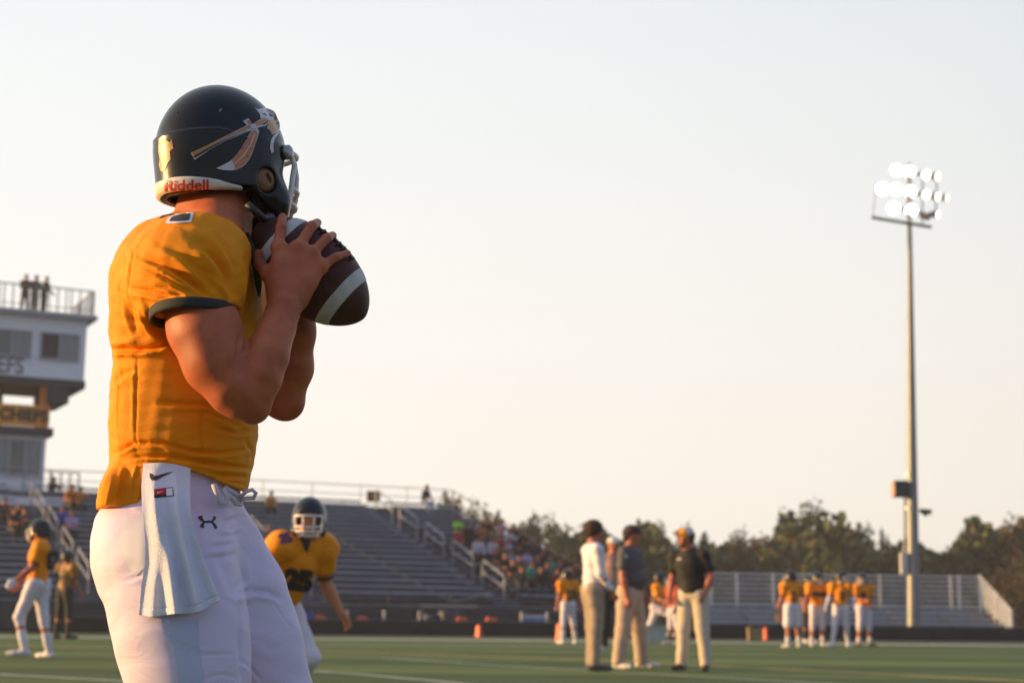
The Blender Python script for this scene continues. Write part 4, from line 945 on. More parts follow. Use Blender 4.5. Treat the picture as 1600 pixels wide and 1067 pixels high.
for t0, t1 in ((-.66, -.47), (.50, .70)):
    V2 = []; F2 = []
    for i in range(7):
        t = t0 + (t1 - t0) * i / 6
        for j in range(nv + 1):
            a = 2 * math.pi * j / nv; V2.append(bc + bax * BL * t + (by * math.cos(a) + bz_ * math.sin(a)) * (ball_r(t) * (1 - .018 * math.exp(-((math.sin(2 * a) / .06)**2))) + (.0010 if 0 < i < 6 else -.0006)))
    for i in range(6):
        for j in range(nv): F2.append((i*(nv+1)+j, i*(nv+1)+j+1, (i+1)*(nv+1)+j+1, (i+1)*(nv+1)+j))
    mesh('stripe', V2, F2, stripe_m, ball, smooth=True)
# lacing along the upper right seam
la = None; q = MB(); best = 9
for a_ in np.linspace(0, 6.28, 72):
    d = by * math.cos(a_) + bz_ * math.sin(a_); p = proj(bc + d * BR); sc_v = -((p[0] - 485) * .62 - (p[1] - 424) * .6) + (12 if d[1] > .2 else 0) + abs(d[1] + .5) * 60
    if la is None or sc_v < best: best = sc_v; la = a_
def bp(t, a, o=0): return tuple(bc + bax * BL * t + (by * math.cos(a) + bz_ * math.sin(a)) * (ball_r(t) + o))
q.tube([bp(t, la, .002) for t in np.linspace(-.30, .38, 14)], .0022, 6, loc=False)
for t in np.linspace(-.28, .36, 8): q.tube([bp(t, la - .17, .0005), bp(t, la - .08, .0035), bp(t, la + .08, .0035), bp(t, la + .17, .0005)], .0024, 6, loc=False)
q.build('laces', mat('dark_laces', (.03, .022, .02), .7), ball, smooth=True)
# ---- body ---------------------------------------------------------------
S_r, E_r, W_r = Wn(300, 436, 3.15), Wn(382, 618, 3.12), Wn(452, 462, 3.20)
res = .0038
s = SDF((-1.02, 2.95, .92), (-.20, 3.75, 1.95), res)
# trunk and neck under the clothes
s.chain([Wn(335, 300, 3.37), Wn(332, 352, 3.36), Wn(300, 430, 3.36), Wn(290, 560, 3.36), Wn(285, 760, 3.36)], [.062, .074, .11, .10, .11], k=.04)
s.cone(Wn(300, 420, 3.16), Wn(352, 425, 3.54), .06, .06, k=.04)
s.cone(Wn(340, 320, 3.33), Wn(338, 372, 3.24), .05, .06, k=.04)                     # trapezius
# near arm
s.chain([S_r, Wn(318, 512, 3.13), Wn(338, 566, 3.115), Wn(368, 606, 3.11), Wn(385, 617, 3.11)], [.064, .0690, .0625, .053, .046], k=.02)
s.cone(Wn(322, 520, 3.10), Wn(340, 566, 3.10), .054, .047, k=.03)                     # biceps
s.cone(Wn(392, 632, 3.12), Wn(398, 640, 3.12), .036, .026, k=.03)                    # elbow point
s.chain([Wn(395, 612, 3.11), Wn(404, 590, 3.11), Wn(417, 556, 3.12), Wn(433, 512, 3.15), Wn(443, 484, 3.17), Wn(449, 464, 3.19)], [.044, .0455, .0435, .0370, .0338, .0325], k=.007)
# far arm
s.chain([Wn(352, 432, 3.53), Wn(400, 540, 3.55), Wn(438, 618, 3.50)], [.064, .060, .046], k=.02)
s.chain([Wn(441, 617, 3.50), Wn(452, 575, 3.48), Wn(462, 520, 3.455), Wn(470, 478, 3.44)], [.045, .050, .041, .032], k=.02)
s.cone(Wn(444, 624, 3.50), Wn(450, 634, 3.50), .036, .028, k=.03)
# near hand: wrist, back of the hand, knuckles, fingers laid on the ball
fr_ = .0098
def onball(x, y, r):
    h = BB_.ray_cast(CAMP, ray(x, y))
    if h[0] is not None: p = np.array(h[0]); n_ = np.array(h[1]); n_ = n_ if n_ @ (np.array(CAMP) - p) > 0 else -n_; return p + n_ * r * .85
    h = BB_.find_nearest(W(x, y, 3.30)); p = np.array(h[0]); o = Wn(x, y, p[1]); return o
wr = Wn(449, 466, 3.195)
KN_ = [(440, 390), (467, 392), (486, 402), (500, 420)]
PIP = [(441, 362), (485, 361), (507, 379), (521, 406)]
TIP = [(442, 345), (496, 348), (520, 368), (540, 399)]
rad = [(.0128, .0112, .0100), (.0128, .0112, .0098), (.0122, .0106, .0094), (.0112, .0096, .0084)]
for i in range(4):
    kn = onball(*KN_[i], .020); pp_ = onball(*PIP[i], rad[i][1] + .004); tp_ = onball(*TIP[i], rad[i][2])
    kb = kn * .5 + wr * .5
    s.cone(wr, kn, .024, .0150, k=.022)
    s.cone(kn, kn * .4 + pp_ * .6, rad[i][0], rad[i][1], k=.008); s.cone(kn * .4 + pp_ * .6, pp_, rad[i][1], rad[i][1] * 1.04, k=.004); s.cone(pp_, tp_, rad[i][1], rad[i][2], k=.004)
    s.ell(kn + A3((0, -.004, 0)), (.0135, .0125, .0135), k=.01)
s.cone(Wn(447, 440, 3.20), Wn(478, 440, 3.205), .026, .022, k=.02); s.cone(Wn(440, 415, 3.205), Wn(480, 420, 3.21), .018, .016, k=.02); s.cone(Wn(440, 462, 3.20), Wn(462, 462, 3.20), .027, .026, k=.02)
t0, t1, t2, t3 = Wn(434, 446, 3.205), Wn(419, 428, 3.215), onball(411, 412, .010), onball(408, 396, .008)
s.cone(t0, t1, .022, .0165, k=.018); s.cone(t1, t2, .0155, .0125, k=.008); s.cone(t2, t3, .0125, .010, k=.005)
# far hand on the other side of the ball
def farball(u, v, o):                                  # u along the axis, v angle round it measured from straight away
    a0 = math.atan2(np.dot(A3((0, 1, 0)), bz_), np.dot(A3((0, 1, 0)), by)); a = a0 + v; return bc + bax * BL * u + (by * math.cos(a) + bz_ * math.sin(a)) * (ball_r(u) + o)
sg = 1 if farball(0, .6, 0)[2] > farball(0, -.6, 0)[2] else -1
fw = Wn(470, 478, 3.44)
for i, (u0, u1) in enumerate(((-.30, -.42), (-.12, -.18), (.06, .06), (.22, .28))):
    a = farball(u0, -.15 * sg, .018); b = farball(u1 * 1.1, .30 * sg, .009); c = farball(u1 * 1.2, .72 * sg, .007); s.cone(fw, a, .024, .015, k=.02); s.cone(a, b, .012, .0105, k=.006); s.cone(b, c, .0105, .009, k=.004)
a = farball(-.35, -.5 * sg, .012); b = farball(-.55, -.6 * sg, .009); s.cone(fw, a, .022, .014, k=.015); s.cone(a, b, .0125, .010, k=.005)
# head inside the helmet, looking right and a little away
HYAW = 45; fh = A3((math.cos(R(HYAW)), math.sin(R(HYAW)), .13)); Mq = frame3(fh, A3((0.01, .02, 1))); HC = Wn(347, 237, 3.36)
hc = HC + Mq @ A3((.012, 0, -.022)); f, l, u = Mq[:, 0], Mq[:, 1], Mq[:, 2]
s.ell(hc + u * .02, (.092, .074, .098), Mq, k=.02); s.ell(hc + f * .02 - u * .05, (.070, .056, .075), Mq, k=.03); s.cone(hc + f * .088 + u * .018, hc + f * .104 - u * .018, .008, .013, k=.012); s.ell(hc + f * .064 - u * .098, (.026, .028, .02), Mq, k=.02)
for sd in (-1, 1):
    s.ell(hc + f * .092 + l * sd * .032 + u * .018, (.013, .016, .010), Mq, k=.008, op='-'); s.ell(hc + l * sd * .076 - u * .008, (.018, .008, .028), Mq, k=.008); s.ell(hc + f * .068 + l * sd * .034 - u * .03, (.02, .02, .018), Mq, k=.015)
s.cone(hc + f * .093 - l * .022 - u * .058, hc + f * .093 + l * .022 - u * .058, .004, .004, k=.005, op='-')
s.chain([hc - f * .035 - u * .05, Wn(332, 345, 3.36)], [.064, .066], k=.03)
# veins and tendons of the near forearm and hand come with the creases below
# legs under the clothes, to the ground
LEGN = [Wn(272, 870, 3.25), Wn(296, 1135, 3.24), None, None]; gx = LEGN[1][0]
kN = LEGN[1]; aN = A3((kN[0] - .10, 3.27, .09)); tN = A3((kN[0] + .07, 3.25, .04))
LEGF0 = Wn(335, 870, 3.45); kF = Wn(438, 1125, 3.46); aF = A3((kF[0] + .02, 3.49, .09)); tF = A3((kF[0] + .20, 3.47, .04))
s2 = SDF((-1.02, 3.05, -.01), (-.15, 3.70, 1.0), .006)
s2.chain([Wn(285, 740, 3.36), Wn(275, 840, 3.36)], [.10, .09], k=.04); s2.chain([LEGN[0], kN, aN], [.09, .055, .038], k=.02); s2.chain([LEGF0, kF, aF], [.07, .055, .038], k=.02); s2.cone(aN, tN, .035, .028, k=.02); s2.cone(aF, tF, .035, .028, k=.02)
s2.cone(kN * .7 + aN * .3, kN * .45 + aN * .55, .058, .05, k=.02); s2.cone(kF * .7 + aF * .3, kF * .45 + aF * .55, .058, .05, k=.02)
s.smooth(1); V, Q = s.mesh()
# muscle lines, veins and elbow creases
V = creases(V, Q, [([(374, 520), (373, 545), (371, 562)], 4, -.006), ([(371, 562), (380, 548), (396, 532)], 4, -.004), ([(330, 505), (352, 545), (362, 580)], 9, .0025), ([(392, 585), (410, 600), (425, 590)], 7, -.002), ([(345, 600), (365, 625), (385, 640)], 10, -.002),
    ([(420, 640), (408, 625), (398, 612)], 8, -.0025), ([(433, 545), (440, 500), (450, 475)], 4, -.0018), ([(440, 430), (443, 410), (441, 396)], 3.5, .0012), ([(456, 432), (462, 412), (466, 398)], 3.5, .0012), ([(470, 436), (478, 420), (485, 408)], 3.5, .0012),
    ([(434, 480), (448, 470), (468, 474)], 3, -.001), ([(480, 433), (490, 428), (498, 423)], 3, .0010), ([(436, 362), (446, 361)], 2, -.0008), ([(480, 358), (489, 365)], 2, -.0008), ([(503, 375), (511, 383)], 2, -.0008), ([(430, 560), (438, 530), (444, 500), (452, 478)], 2.5, .0014), ([(415, 600), (428, 575), (446, 560)], 2.5, .0012), ([(424, 540), (432, 515), (440, 490)], 2.2, .0010), ([(448, 452), (455, 438), (466, 430), (472, 420)], 2.2, .0013), ([(462, 448), (472, 436), (488, 430)], 2, .0010), ([(445, 425), (452, 418), (455, 404)], 2, .0010), ([(437, 375), (446, 375)], 1.6, -.0007), ([(474, 372), (481, 379)], 1.6, -.0007), ([(420, 612), (400, 630), (385, 640)], 9, .002), ([(300, 520), (318, 560), (345, 596)], 14, .002)])
tr2 = s2.mesh()
# one surface: upper field continues into the legs below the hem
VV = np.concatenate([V, tr2[0]]); QQ = np.concatenate([Q, tr2[1] + len(V)])
skin_qb = mat('skin_front_player', (.42, .105, .045), .5, var=.16, vs=14, bump=.35, bs=420, sss=.15, c2=(.50, .14, .062), spec=.28)
qb0 = (float(Wn(290, 860, 3.36)[0]), 3.36, 0.0)
qb = tag(mesh('person', VV, QQ, skin_qb, None, qb0, True), 'large foreground football player in gold jersey and black helmet lifting a football', 'person')
nail = mat('fingernail', (.44, .15, .10), .55, spec=.2); NT = bvh(V, Q)
for x, y, a_ in ((441.5, 342.5, 0), (497, 348.5, .55), (521, 368, .85), (540.5, 399, 1.2)):
    P_ = [(x + (3.6 * math.cos(t)) * math.cos(a_) - 4.6 * math.sin(t) * math.sin(-a_) * -1, y + 3.6 * math.cos(t) * math.sin(a_) + 4.6 * math.sin(t) * math.cos(a_)) for t in np.linspace(0, 6.28, 11)[:-1]]
    drape('fingernail', flat_poly([P_], 2), NT, nail, qb, lift=.0006)
# ---- jersey --------------------------------------------------------------
def sec(y, l_, r_, hd, dy=0): a, b = Wn(l_, y, QY + .02), Wn(r_, y, QY + .02); return ((a[2] + b[2]) / 2, (a[0] + b[0]) / 2, QY + .02 + dy, (b[0] - a[0]) / 2, hd)
JS = [sec(352, 274, 376, .10), sec(364, 254, 382, .15), sec(382, 222, 390, .185), sec(405, 199, 400, .21), sec(440, 179, 408, .225), sec(500, 178, 406, .205), sec(535, 176, 403, .19), sec(548, 180, 401, .185), sec(575, 184, 400, .178), sec(600, 178, 399, .174),
      sec(650, 175, 400, .170), sec(672, 174, 401, .170), sec(700, 176, 397, .167), sec(722, 177, 393, .165), (sec(740, 175, 389, .163)), sec(765, 166, 384, .170), sec(800, 157, 380, .178)]
s = SDF((-.98, 2.93, .78), (-.36, 3.78, 1.62), .0031)
s.loft(JS, p=2.25)
# shoulder pads under the cloth
s.ell(Wn(293, 432, 3.165), (.121, .100, .118), k=.05); s.ell(Wn(322, 385, 3.21), (.085, .09, .055), k=.05); s.ell(Wn(352, 425, 3.54), (.105, .095, .105), k=.05); s.ell(Wn(365, 385, 3.49), (.06, .08, .045), k=.04)
s.ell(Wn(188, 772, 3.29), (.034, .11, .05), k=.03); s.ell(Wn(274, 378, 3.33), (.08, .12, .045), k=.04); s.ell(Wn(228, 436, 3.28), (.05, .10, .09), k=.04)
# near sleeve opening
s.chain([Wn(296, 440, 3.15), Wn(304, 482, 3.135)], [.098, .083], k=.035)
s.chain([Wn(356, 440, 3.54), Wn(385, 500, 3.55)], [.095, .080], k=.035)
cutc = Wn(301, 485, 3.125); cutn = A3((.13, -.03, -1.)); cutn /= np.linalg.norm(cutn)
# flat sleeve end near the arm, then hollow so the arm comes out of cloth
s.func(lambda g: np.maximum(-((g - cutc.astype(np.float32)) @ cutn.astype(np.float32)), np.linalg.norm(g - (cutc + cutn * .02).astype(np.float32), axis=-1) - .105), cutc - .16, cutc + .16, k=.004, op='-')
s.chain([Wn(304, 500, 3.13), Wn(322, 535, 3.11)], [.070, .075], k=.004, op='-')
s.cone(Wn(399, 520, 3.56), Wn(402, 535, 3.56), .072, .072, k=.006, op='-')
# neck hole
s.chain([Wn(334, 318, 3.365), Wn(336, 346, 3.36)], [.078, .070], k=.008, op='-')
# hem: dips at the back, lifted over the hip towel, lower again in front
hx = [Wn(x, y, 3.18)[0] for x, y in ((150, 790), (212, 790), (222, 742), (245, 727), (300, 733), (345, 752), (386, 766), (420, 768))]
hz = [Wn(x, y, 3.18)[2] for x, y in ((150, 790), (212, 790), (222, 742), (245, 727), (300, 733), (345, 752), (386, 766), (420, 768))]
s.func(lambda g: g[..., 2] - np.interp(g[..., 0] * 1.0, hx, hz), (-.98, 2.93, .78), (-.36, 3.78, 1.12), k=.003, op='-')
s.loft([tuple(x) for x in JS[-6:]], k=.004, op='-', p=2.25, grow=-.009) if False else None
V, Q = s.mesh()
CR = [  # pleats fanning from the armpit across the sleeve
 ([(216, 400), (250, 414), (285, 432), (318, 455), (330, 464)], 5, -.0085, 'fold'), ([(214, 410), (250, 428), (285, 449), (305, 464)], 4.5, -.0060, 'fold'), ([(252, 382), (290, 400), (320, 430), (340, 456)], 8, -.0060, 'fold'), ([(305, 382), (338, 402), (356, 432), (362, 455)], 7, -.0060, 'fold'),
 ([(205, 452), (232, 456), (262, 464), (282, 463)], 5, -.0060, 'fold'), ([(240, 448), (262, 450), (285, 462)], 4, -.0040, 'fold'), ([(337, 440), (346, 455), (355, 470)], 3, .0060), ([(330, 360), (352, 385), (368, 420), (370, 460)], 5, -.0030, 'fold'), ([(383, 395), (388, 430), (386, 470), (378, 500)], 4, -.0035, 'fold'),
 ([(377, 405), (382, 440), (379, 480)], 2.5, .0022), ([(215, 368), (240, 356), (270, 352), (310, 354)], 2.4, -.0022), ([(215, 368), (206, 385), (209, 405), (202, 425), (199, 455), (204, 480), (222, 505), (240, 530)], 2.2, -.0035), ([(196, 384), (196, 420), (192, 440)], 1.8, -.002),
 ([(186, 443), (186, 455), (194, 461)], 2.2, -.003), ([(200, 470), (206, 500), (214, 520)], 5, -.0055, 'fold'), ([(216, 480), (222, 505), (240, 528)], 4, .005), ([(226, 474), (236, 492), (236, 505)], 4, -.004, 'fold'),
 # waist break and back roll
 ([(165, 544), (185, 547), (216, 548), (250, 542), (272, 530)], 4.5, -.0090, 'fold'), ([(168, 535), (190, 537), (215, 533)], 7, .0060), ([(180, 560), (196, 552), (214, 552)], 4, .0035), ([(176, 600), (190, 585), (212, 578)], 6, -.004, 'fold'),
 # side seams
 ([(216, 548), (213, 590), (212, 640), (212, 690), (214, 715)], 1.9, -.0018), ([(209, 560), (208, 620), (207, 680)], 4, .0018), ([(315, 632), (315, 668), (316, 705), (318, 726)], 1.6, -.0026), ([(188, 566), (184, 610), (182, 660), (186, 700)], 1.6, .0018),
 ([(250, 628), (285, 632), (320, 632), (350, 640)], 4.5, -.0050, 'fold'), ([(320, 642), (352, 655), (385, 672)], 5, -.0035, 'fold'), ([(330, 668), (368, 676), (400, 674)], 4, -.0045, 'fold'), 
 ([(188, 702), (215, 692), (255, 692), (300, 705), (345, 709), (392, 700)], 4, -.0070, 'fold'), ([(190, 722), (215, 714), (260, 712), (310, 722), (350, 732)], 4, -.0060, 'fold'), ([(192, 728), (225, 722), (270, 722)], 2.5, -.004, 'fold'), ([(300, 718), (340, 726), (392, 732)], 4, -.0060, 'fold'), ([(320, 736), (350, 744), (388, 746)], 3.5, -.0050, 'fold'),
 ([(298, 728), (330, 745), (386, 758)], 3, -.0035, 'fold'), ([(180, 708), (196, 700), (210, 690)], 4, -.005, 'fold'), ([(200, 730), (192, 755), (184, 788)], 5, -.0045, 'fold'), ([(214, 726), (206, 755), (200, 788)], 4, .0040), ([(176, 745), (170, 770), (166, 788)], 4, .003), ([(384, 690), (394, 705), (394, 722)], 4, -.004, 'fold')]
V = creases(V, Q, [(c_[0], c_[1] * .85, c_[2] * 1.6) + tuple(c_[3:]) for c_ in CR] + [([(220, 398), (262, 414), (300, 438), (332, 466)], 9, -.011, 'fold'), ([(296, 368), (330, 392), (352, 425), (360, 462)], 8, -.010, 'fold')]); V = relax(V, Q, 1, .5)
rg = np.random.default_rng(4); Nn = vnormals(V, Q); V = V + Nn * (.0009 * np.sin(V @ A3((35, 22, 60)) + 1) * np.sin(V @ A3((-28, 30, 41)) + 2) + .0009 * np.sin(V @ A3((90, 40, -120))) * np.sin(V @ A3((70, -60, 95))))[:, None]
jm = mat('jersey_front_player', (.86, .285, .005), .6, var=.05, vs=6, bump=.8, bs=700, spec=.15, fold=.30, fs=16)
jersey = mesh('jersey', V, Q, jm, qb, smooth=True); JT = bvh(V, Q)
# black rib at the sleeve end
def ringpts(c, n_, r, m=40, ph=0):
    fr3 = frame3(n_, A3((0, 1, .1))); return [tuple(c + (fr3[:, 1] * math.cos(t + ph) + fr3[:, 2] * math.sin(t + ph)) * (r * (1 + .03 * math.sin(3 * t)))) for t in np.linspace(0, 2 * math.pi, m, endpoint=False)]
trim = mat('black_rib', (.022, .024, .022), .8, bump=.6, bs=400)
def band_ring(c, n_, r, hh, th=.005, m=56, skew=0.):
    fr3 = frame3(n_, A3((0, 1, .1))); V_ = []; F_ = []; prof = [(0, -hh/2), (th*.7, -hh/2), (th, -hh*.25), (th, hh*.25), (th*.7, hh/2), (0, hh/2), (-th*.4, 0)]; k_ = len(prof)
    for i in range(m):
        t = 2 * math.pi * i / m; d = fr3[:, 1] * math.cos(t) + fr3[:, 2] * math.sin(t)
        for o_, z_ in prof: V_.append(c + d * (r * (1 + .02 * math.sin(3 * t + 1)) + o_) + n_ * (z_ + .004 * math.sin(2 * t + .5)))
    for i in range(m):
        for j in range(k_): F_.append((i*k_+j, ((i+1) % m)*k_+j, ((i+1) % m)*k_+(j+1) % k_, i*k_+(j+1) % k_))
    return V_, F_
V_, F_ = band_ring(cutc + cutn * .004, cutn, .0805, .021); mesh('cuff', V_, F_, trim, jersey, smooth=True)
cf = Wn(396, 515, 3.555); nf = A3((.35, 0, -1)); nf /= np.linalg.norm(nf); V_, F_ = band_ring(cf, nf, .078, .018); mesh('cuff', V_, F_, trim, jersey, smooth=True)
# collar: rib round the neck running down the chest opening
q = MB(); q.tube([tuple(Wn(x, y, Y)) for x, y, Y in ((386, 366, 3.30), (392, 384, 3.27), (397, 402, 3.255), (402, 425, 3.27), (404, 445, 3.29), (405, 462, 3.33))], [.005, .008, .009, .009, .007, .003], 8, loc=False)
q.build('collar', mat('dark_green_rib', (.03, .036, .022), .8), jersey, smooth=True)
# shoulder numeral: the foot of a "4" lying over the pad
for nm, pl, m_, lf in (('numeral_border', [(258, 349), (262, 341), (272, 335), (284, 332.5), (303, 331.8), (299, 347), (274, 349.5), (263, 350)], white_m, .0016), ('numeral', [(264.5, 346), (268, 340), (277, 336.5), (286, 334.6), (298, 334), (295.5, 344), (277, 346)], num_m, .0028), ('numeral', [(248, 343), (252, 338), (266, 334.5), (273, 335), (256, 339)], num_m, .0028)):
    drape(nm, flat_poly([pl], 4), JT, m_, jersey, lift=lf)
# ---- helmet ---------------------------------------------------------------
hv, hq = helmet_shell(.0024); hv = hv * A3((1., 1., 1.06))
shell_m = mat('helmet_gloss', (.012, .012, .013), .22, var=.04, vs=3, spec=.34)
HW = hv @ Mq.T + HC; helm = mesh('helmet', HW, hq, shell_m, qb, smooth=True); HT = bvh(HW, hq)
q = MB()
for pts, r_ in mask_bars(): q.tube([tuple(Mq @ (A3(p) * A3((1.02, 1, 1.05))) + HC) for p in pts], r_ * 1.2, 10, loc=False)
q.build('facemask', mat('facemask_grey', (.80, .72, .72), .35, var=.05), helm, smooth=True)
q = MB()                                               # side clips and screws of the mask
for sd in (-1, 1):
    for (x, y, z) in ((.098, .100, -.014), (.086, .086, -.140)):
        c = Mq @ A3((x, sd * y, z)) + HC; d = Mq @ A3((.25, sd, 0)); d /= np.linalg.norm(d); q.tube([tuple(c - d * .004), tuple(c + d * .007), tuple(c + d * .010)], [.017, .016, .008], 12, loc=False)
q.build('mask_clips', mat('clip_metal', (.30, .29, .29), .25, .7), helm, smooth=True)
# padding inside the shell and the cheek pads
s = SDF(HC - .22, HC + .22, .006)
for sd in (-1, 1): s.ell(Mq @ A3((.050, sd * .074, -.110)) + HC, (.040, .022, .052), Mq, k=.01); s.ell(Mq @ A3((.025, sd * .094, -.080)) + HC, (.024, .012, .024), Mq, k=.01)
s.ell(Mq @ A3((.085, 0, -.165)) + HC, (.030, .045, .026), Mq, k=.01)
V, Q = s.mesh(); mesh('padding', V, Q, mat('pad_dark', (.045, .04, .036), .7), helm, smooth=True)
c = Mq @ A3((.025, -.108, -.080)) + HC; s = SDF(c - .05, c + .05, .003); s.ell(c, (.029, .013, .029), Mq); s.cone(c + f * .010 + A3((0, -.012, .004)), c + f * .016 + A3((0, -.012, -.006)), .006, .006, k=.002, op='-'); V, Q = s.mesh(); mesh('ear_pad', V, Q, mat('ear_pad_brown', (.22, .10, .04), .4), helm, smooth=True)
# white bumper round the nape
def shellpt(phi, z, lift):
    kz = np.interp(z, [-.135, -.10, -.06], [.134, .142, .148]); ky = np.interp(z, [-.135, -.10, -.06], [.110, .115, .120]); x, y = -math.cos(phi), -math.sin(phi); return Mq @ A3((-.006 + x * (kz + lift), y * (ky + lift), z * 1.06)) + HC
V2 = []; F2 = []; nphi, nz = 72, 8; PHM = 1.36
for i in range(nphi + 1):
    phi = -PHM + 2 * PHM * i / nphi; t = abs(phi) / PHM; zt_, zb_ = -.0665 - .030 * t**2.4, -.0985 - .004 * t
    for j in range(nz + 1):
        z = zb_ + (zt_ - zb_) * j / nz; e_ = math.sin(math.pi * min(max(j / nz, .0), 1))**.3; V2.append(tuple(shellpt(phi, z, (.0075 if 0 < i < nphi else .0) * e_ - (.004 if j in (0, nz) else 0))))
for i in range(nphi):
    for j in range(nz): F2.append((i*(nz+1)+j, i*(nz+1)+j+1, (i+1)*(nz+1)+j+1, (i+1)*(nz+1)+j))
bump_o = mesh('nape_bumper', V2, F2, mat('bumper_white', (.66, .62, .56), .35), helm, smooth=True)
BT = bvh_obj(bump_o)
red = mat('letter_red', (.52, .02, .02), .4)
wr_ = quadwarp([(257, 300), (326, 296.5), (326, 280.5), (257, 281.5)])
drape('lettering', refine(text2d('Riddell', .022), 4, .04), BT, red, bump_o, lift=.0014, warp=wr_)
# spear, feather and arrowhead emblem
gold_l = mat('emblem_gold', (.50, .20, .035), .35, coat=.4); white_l = mat('emblem_white', (.58, .53, .58), .35, coat=.4); black_l = mat('emblem_black', (.02, .02, .02), .35); orange_l = mat('emblem_orange', (.55, .16, .04), .35, coat=.4)
def hx_(pts, k=4.64, ox=230, oy=120): return [(ox + x / k, oy + y / k) for x, y in pts]
em = []
def emb(nm, pts, m_, lf=.0008, sm=None): P_ = hx_(pts); drape(nm, flat_poly([P_ if sm is None else spline_loop(P_, sm, 4)], 3), HT, m_, helm, lift=lf + .0004)
emb('emblem_shaft', [(316, 553), (440, 495), (740, 345), (750, 350), (820, 310), (868, 296), (888, 308), (886, 335), (860, 356), (800, 372), (728, 400), (560, 470), (460, 525), (345, 604)], white_l)
emb('emblem_shaft', [(320, 553), (480, 476), (742, 350), (860, 300), (880, 312), (870, 332), (745, 372), (560, 452), (470, 497), (336, 572)], gold_l, .0016)
emb('emblem_shaft', [(336, 576), (470, 501), (560, 458), (728, 392), (720, 398), (560, 466), (475, 512), (345, 592)], black_l, .0014)
emb('emblem_shaft', [(840, 352), (868, 342), (880, 322), (876, 312), (862, 330), (836, 342)], black_l, .0018)
emb('emblem_feather', [(800, 385), (808, 410), (780, 500), (745, 590), (700, 645), (640, 676), (560, 678), (500, 664), (570, 630), (620, 595), (680, 520), (720, 450), (750, 400), (775, 380)], white_l, sm=(0, 7))
emb('emblem_feather', [(752, 404), (784, 392), (802, 412), (776, 500), (740, 588), (696, 640), (642, 668), (636, 640), (614, 606), (682, 522), (724, 450)], orange_l, .0016, sm=(0, 7, 8))
emb('emblem_feather', [(778, 404), (784, 406), (752, 500), (700, 575), (636, 634), (632, 630), (694, 570), (745, 496)], white_l, .0019)
for a, b in (((740, 440), (716, 452)), ((700, 512), (684, 522)), ((766, 520), (738, 520)), ((742, 580), (716, 574)), ((700, 632), (688, 606)), ((660, 660), (650, 636))): emb('emblem_feather', [(a[0], a[1]), (b[0], b[1] - 3), (b[0] + 3, b[1] + 4)], black_l, .0022)
emb('emblem_head', [(776, 224), (800, 236), (850, 228), (900, 240), (928, 262), (944, 300), (962, 345), (955, 390), (935, 405), (905, 422), (886, 390), (868, 372), (884, 340), (880, 306), (850, 298), (822, 306), (812, 268)], white_l, sm=(0, 9, 14, 15))
emb('emblem_head', [(884, 318), (905, 300), (935, 298), (956, 340), (950, 385), (930, 400), (906, 416), (890, 388), (874, 372), (888, 348)], gold_l, .0014)
emb('emblem_head', [(832, 272), (850, 266), (868, 278), (864, 284), (848, 274)], black_l, .0018); emb('emblem_head', [(878, 262), (896, 278), (912, 272), (904, 290), (890, 284)], black_l, .0018)
emb('emblem_band', [(694, 322), (732, 302), (746, 318), (764, 352), (720, 352)], white_l); emb('emblem_band', [(722, 318), (742, 314), (758, 342), (736, 346)], orange_l, .0016)
emb('emblem_band', [(742, 352), (782, 344), (812, 402), (796, 414), (778, 380), (752, 376)], white_l, .0022)
emb('edge_sticker', [(948, 402), (955, 408), (925, 450), (914, 500), (916, 540), (902, 556), (890, 520), (896, 470), (915, 430)], white_l, sm=(0, 5))
for pts in ([(520, 258), (524, 240), (540, 230), (536, 250)], [(208, 250), (214, 246), (220, 258), (212, 262)]): emb('vent', pts, black_l if pts[0][0] != 520 else mat('vent_rim', (.4, .2, .1), .3), .0016)
emb('rear_reflection', [(84, 450), (104, 440), (130, 452), (164, 478), (178, 452), (190, 520), (164, 540), (170, 600), (148, 628), (124, 690), (98, 684), (84, 640), (92, 600), (82, 540)], mat('rear_reflection_gold', (.16, .06, .015), .38, var=.5, vs=40, c2=(.40, .18, .04)), .0008)  # soft gold reflection on the shell, painted as a coloured patch
# chin strap and its snaps
q = MB(); sp = [Wn(x, y, Y) for x, y, Y in ((386, 318, 3.235), (398, 330, 3.24), (412, 342, 3.27), (424, 338, 3.32))]; q.tube([tuple(p) for p in sp], .008, 8, loc=False)
q.build('chin_strap', mat('strap_dark', (.03, .03, .03), .6), helm, smooth=True)
# ---- pants ---------------------------------------------------------------
pm = mat('pants_front_player', (.65, .565, .77), .6, var=.025, vs=4, bump=.5, bs=600, fold=.16, fs=13)
s = SDF((-1.0, 3.05, .28), (-.22, 3.70, 1.10), .0038)
PS = [sec(1060, 215, 330, .12), sec(960, 190, 360, .155), sec(915, 164, 376, .165), sec(880, 153, 378, .17), sec(850, 149, 377, .17), sec(815, 152, 374, .165), sec(785, 172, 374, .150), sec(755, 190, 372, .145), sec(720, 194, 370, .140)]
s.loft(PS[2:], p=2.2)
s.ell(Wn(224, 864, 3.28), (.097, .10, .112), k=.04); s.cone(Wn(240, 886, 3.27), Wn(280, 1000, 3.25), .088, .104, k=.04); s.ell(Wn(238, 868, 3.46), (.10, .10, .13), k=.05)
s.chain([Wn(264, 880, 3.255), Wn(278, 950, 3.25), Wn(288, 1005, 3.245), Wn(297, 1067, 3.24), kN, kN * .8 + aN * .2], [.128, .119, .1125, .104, .082, .064], k=.05)
s.chain([Wn(330, 870, 3.44), Wn(366, 935, 3.44), Wn(394, 1005, 3.45), Wn(411, 1067, 3.46), kF, kF * .8 + aF * .2], [.115, .105, .098, .09, .078, .062], k=.04)
s.smooth(1); V, Q = s.mesh()
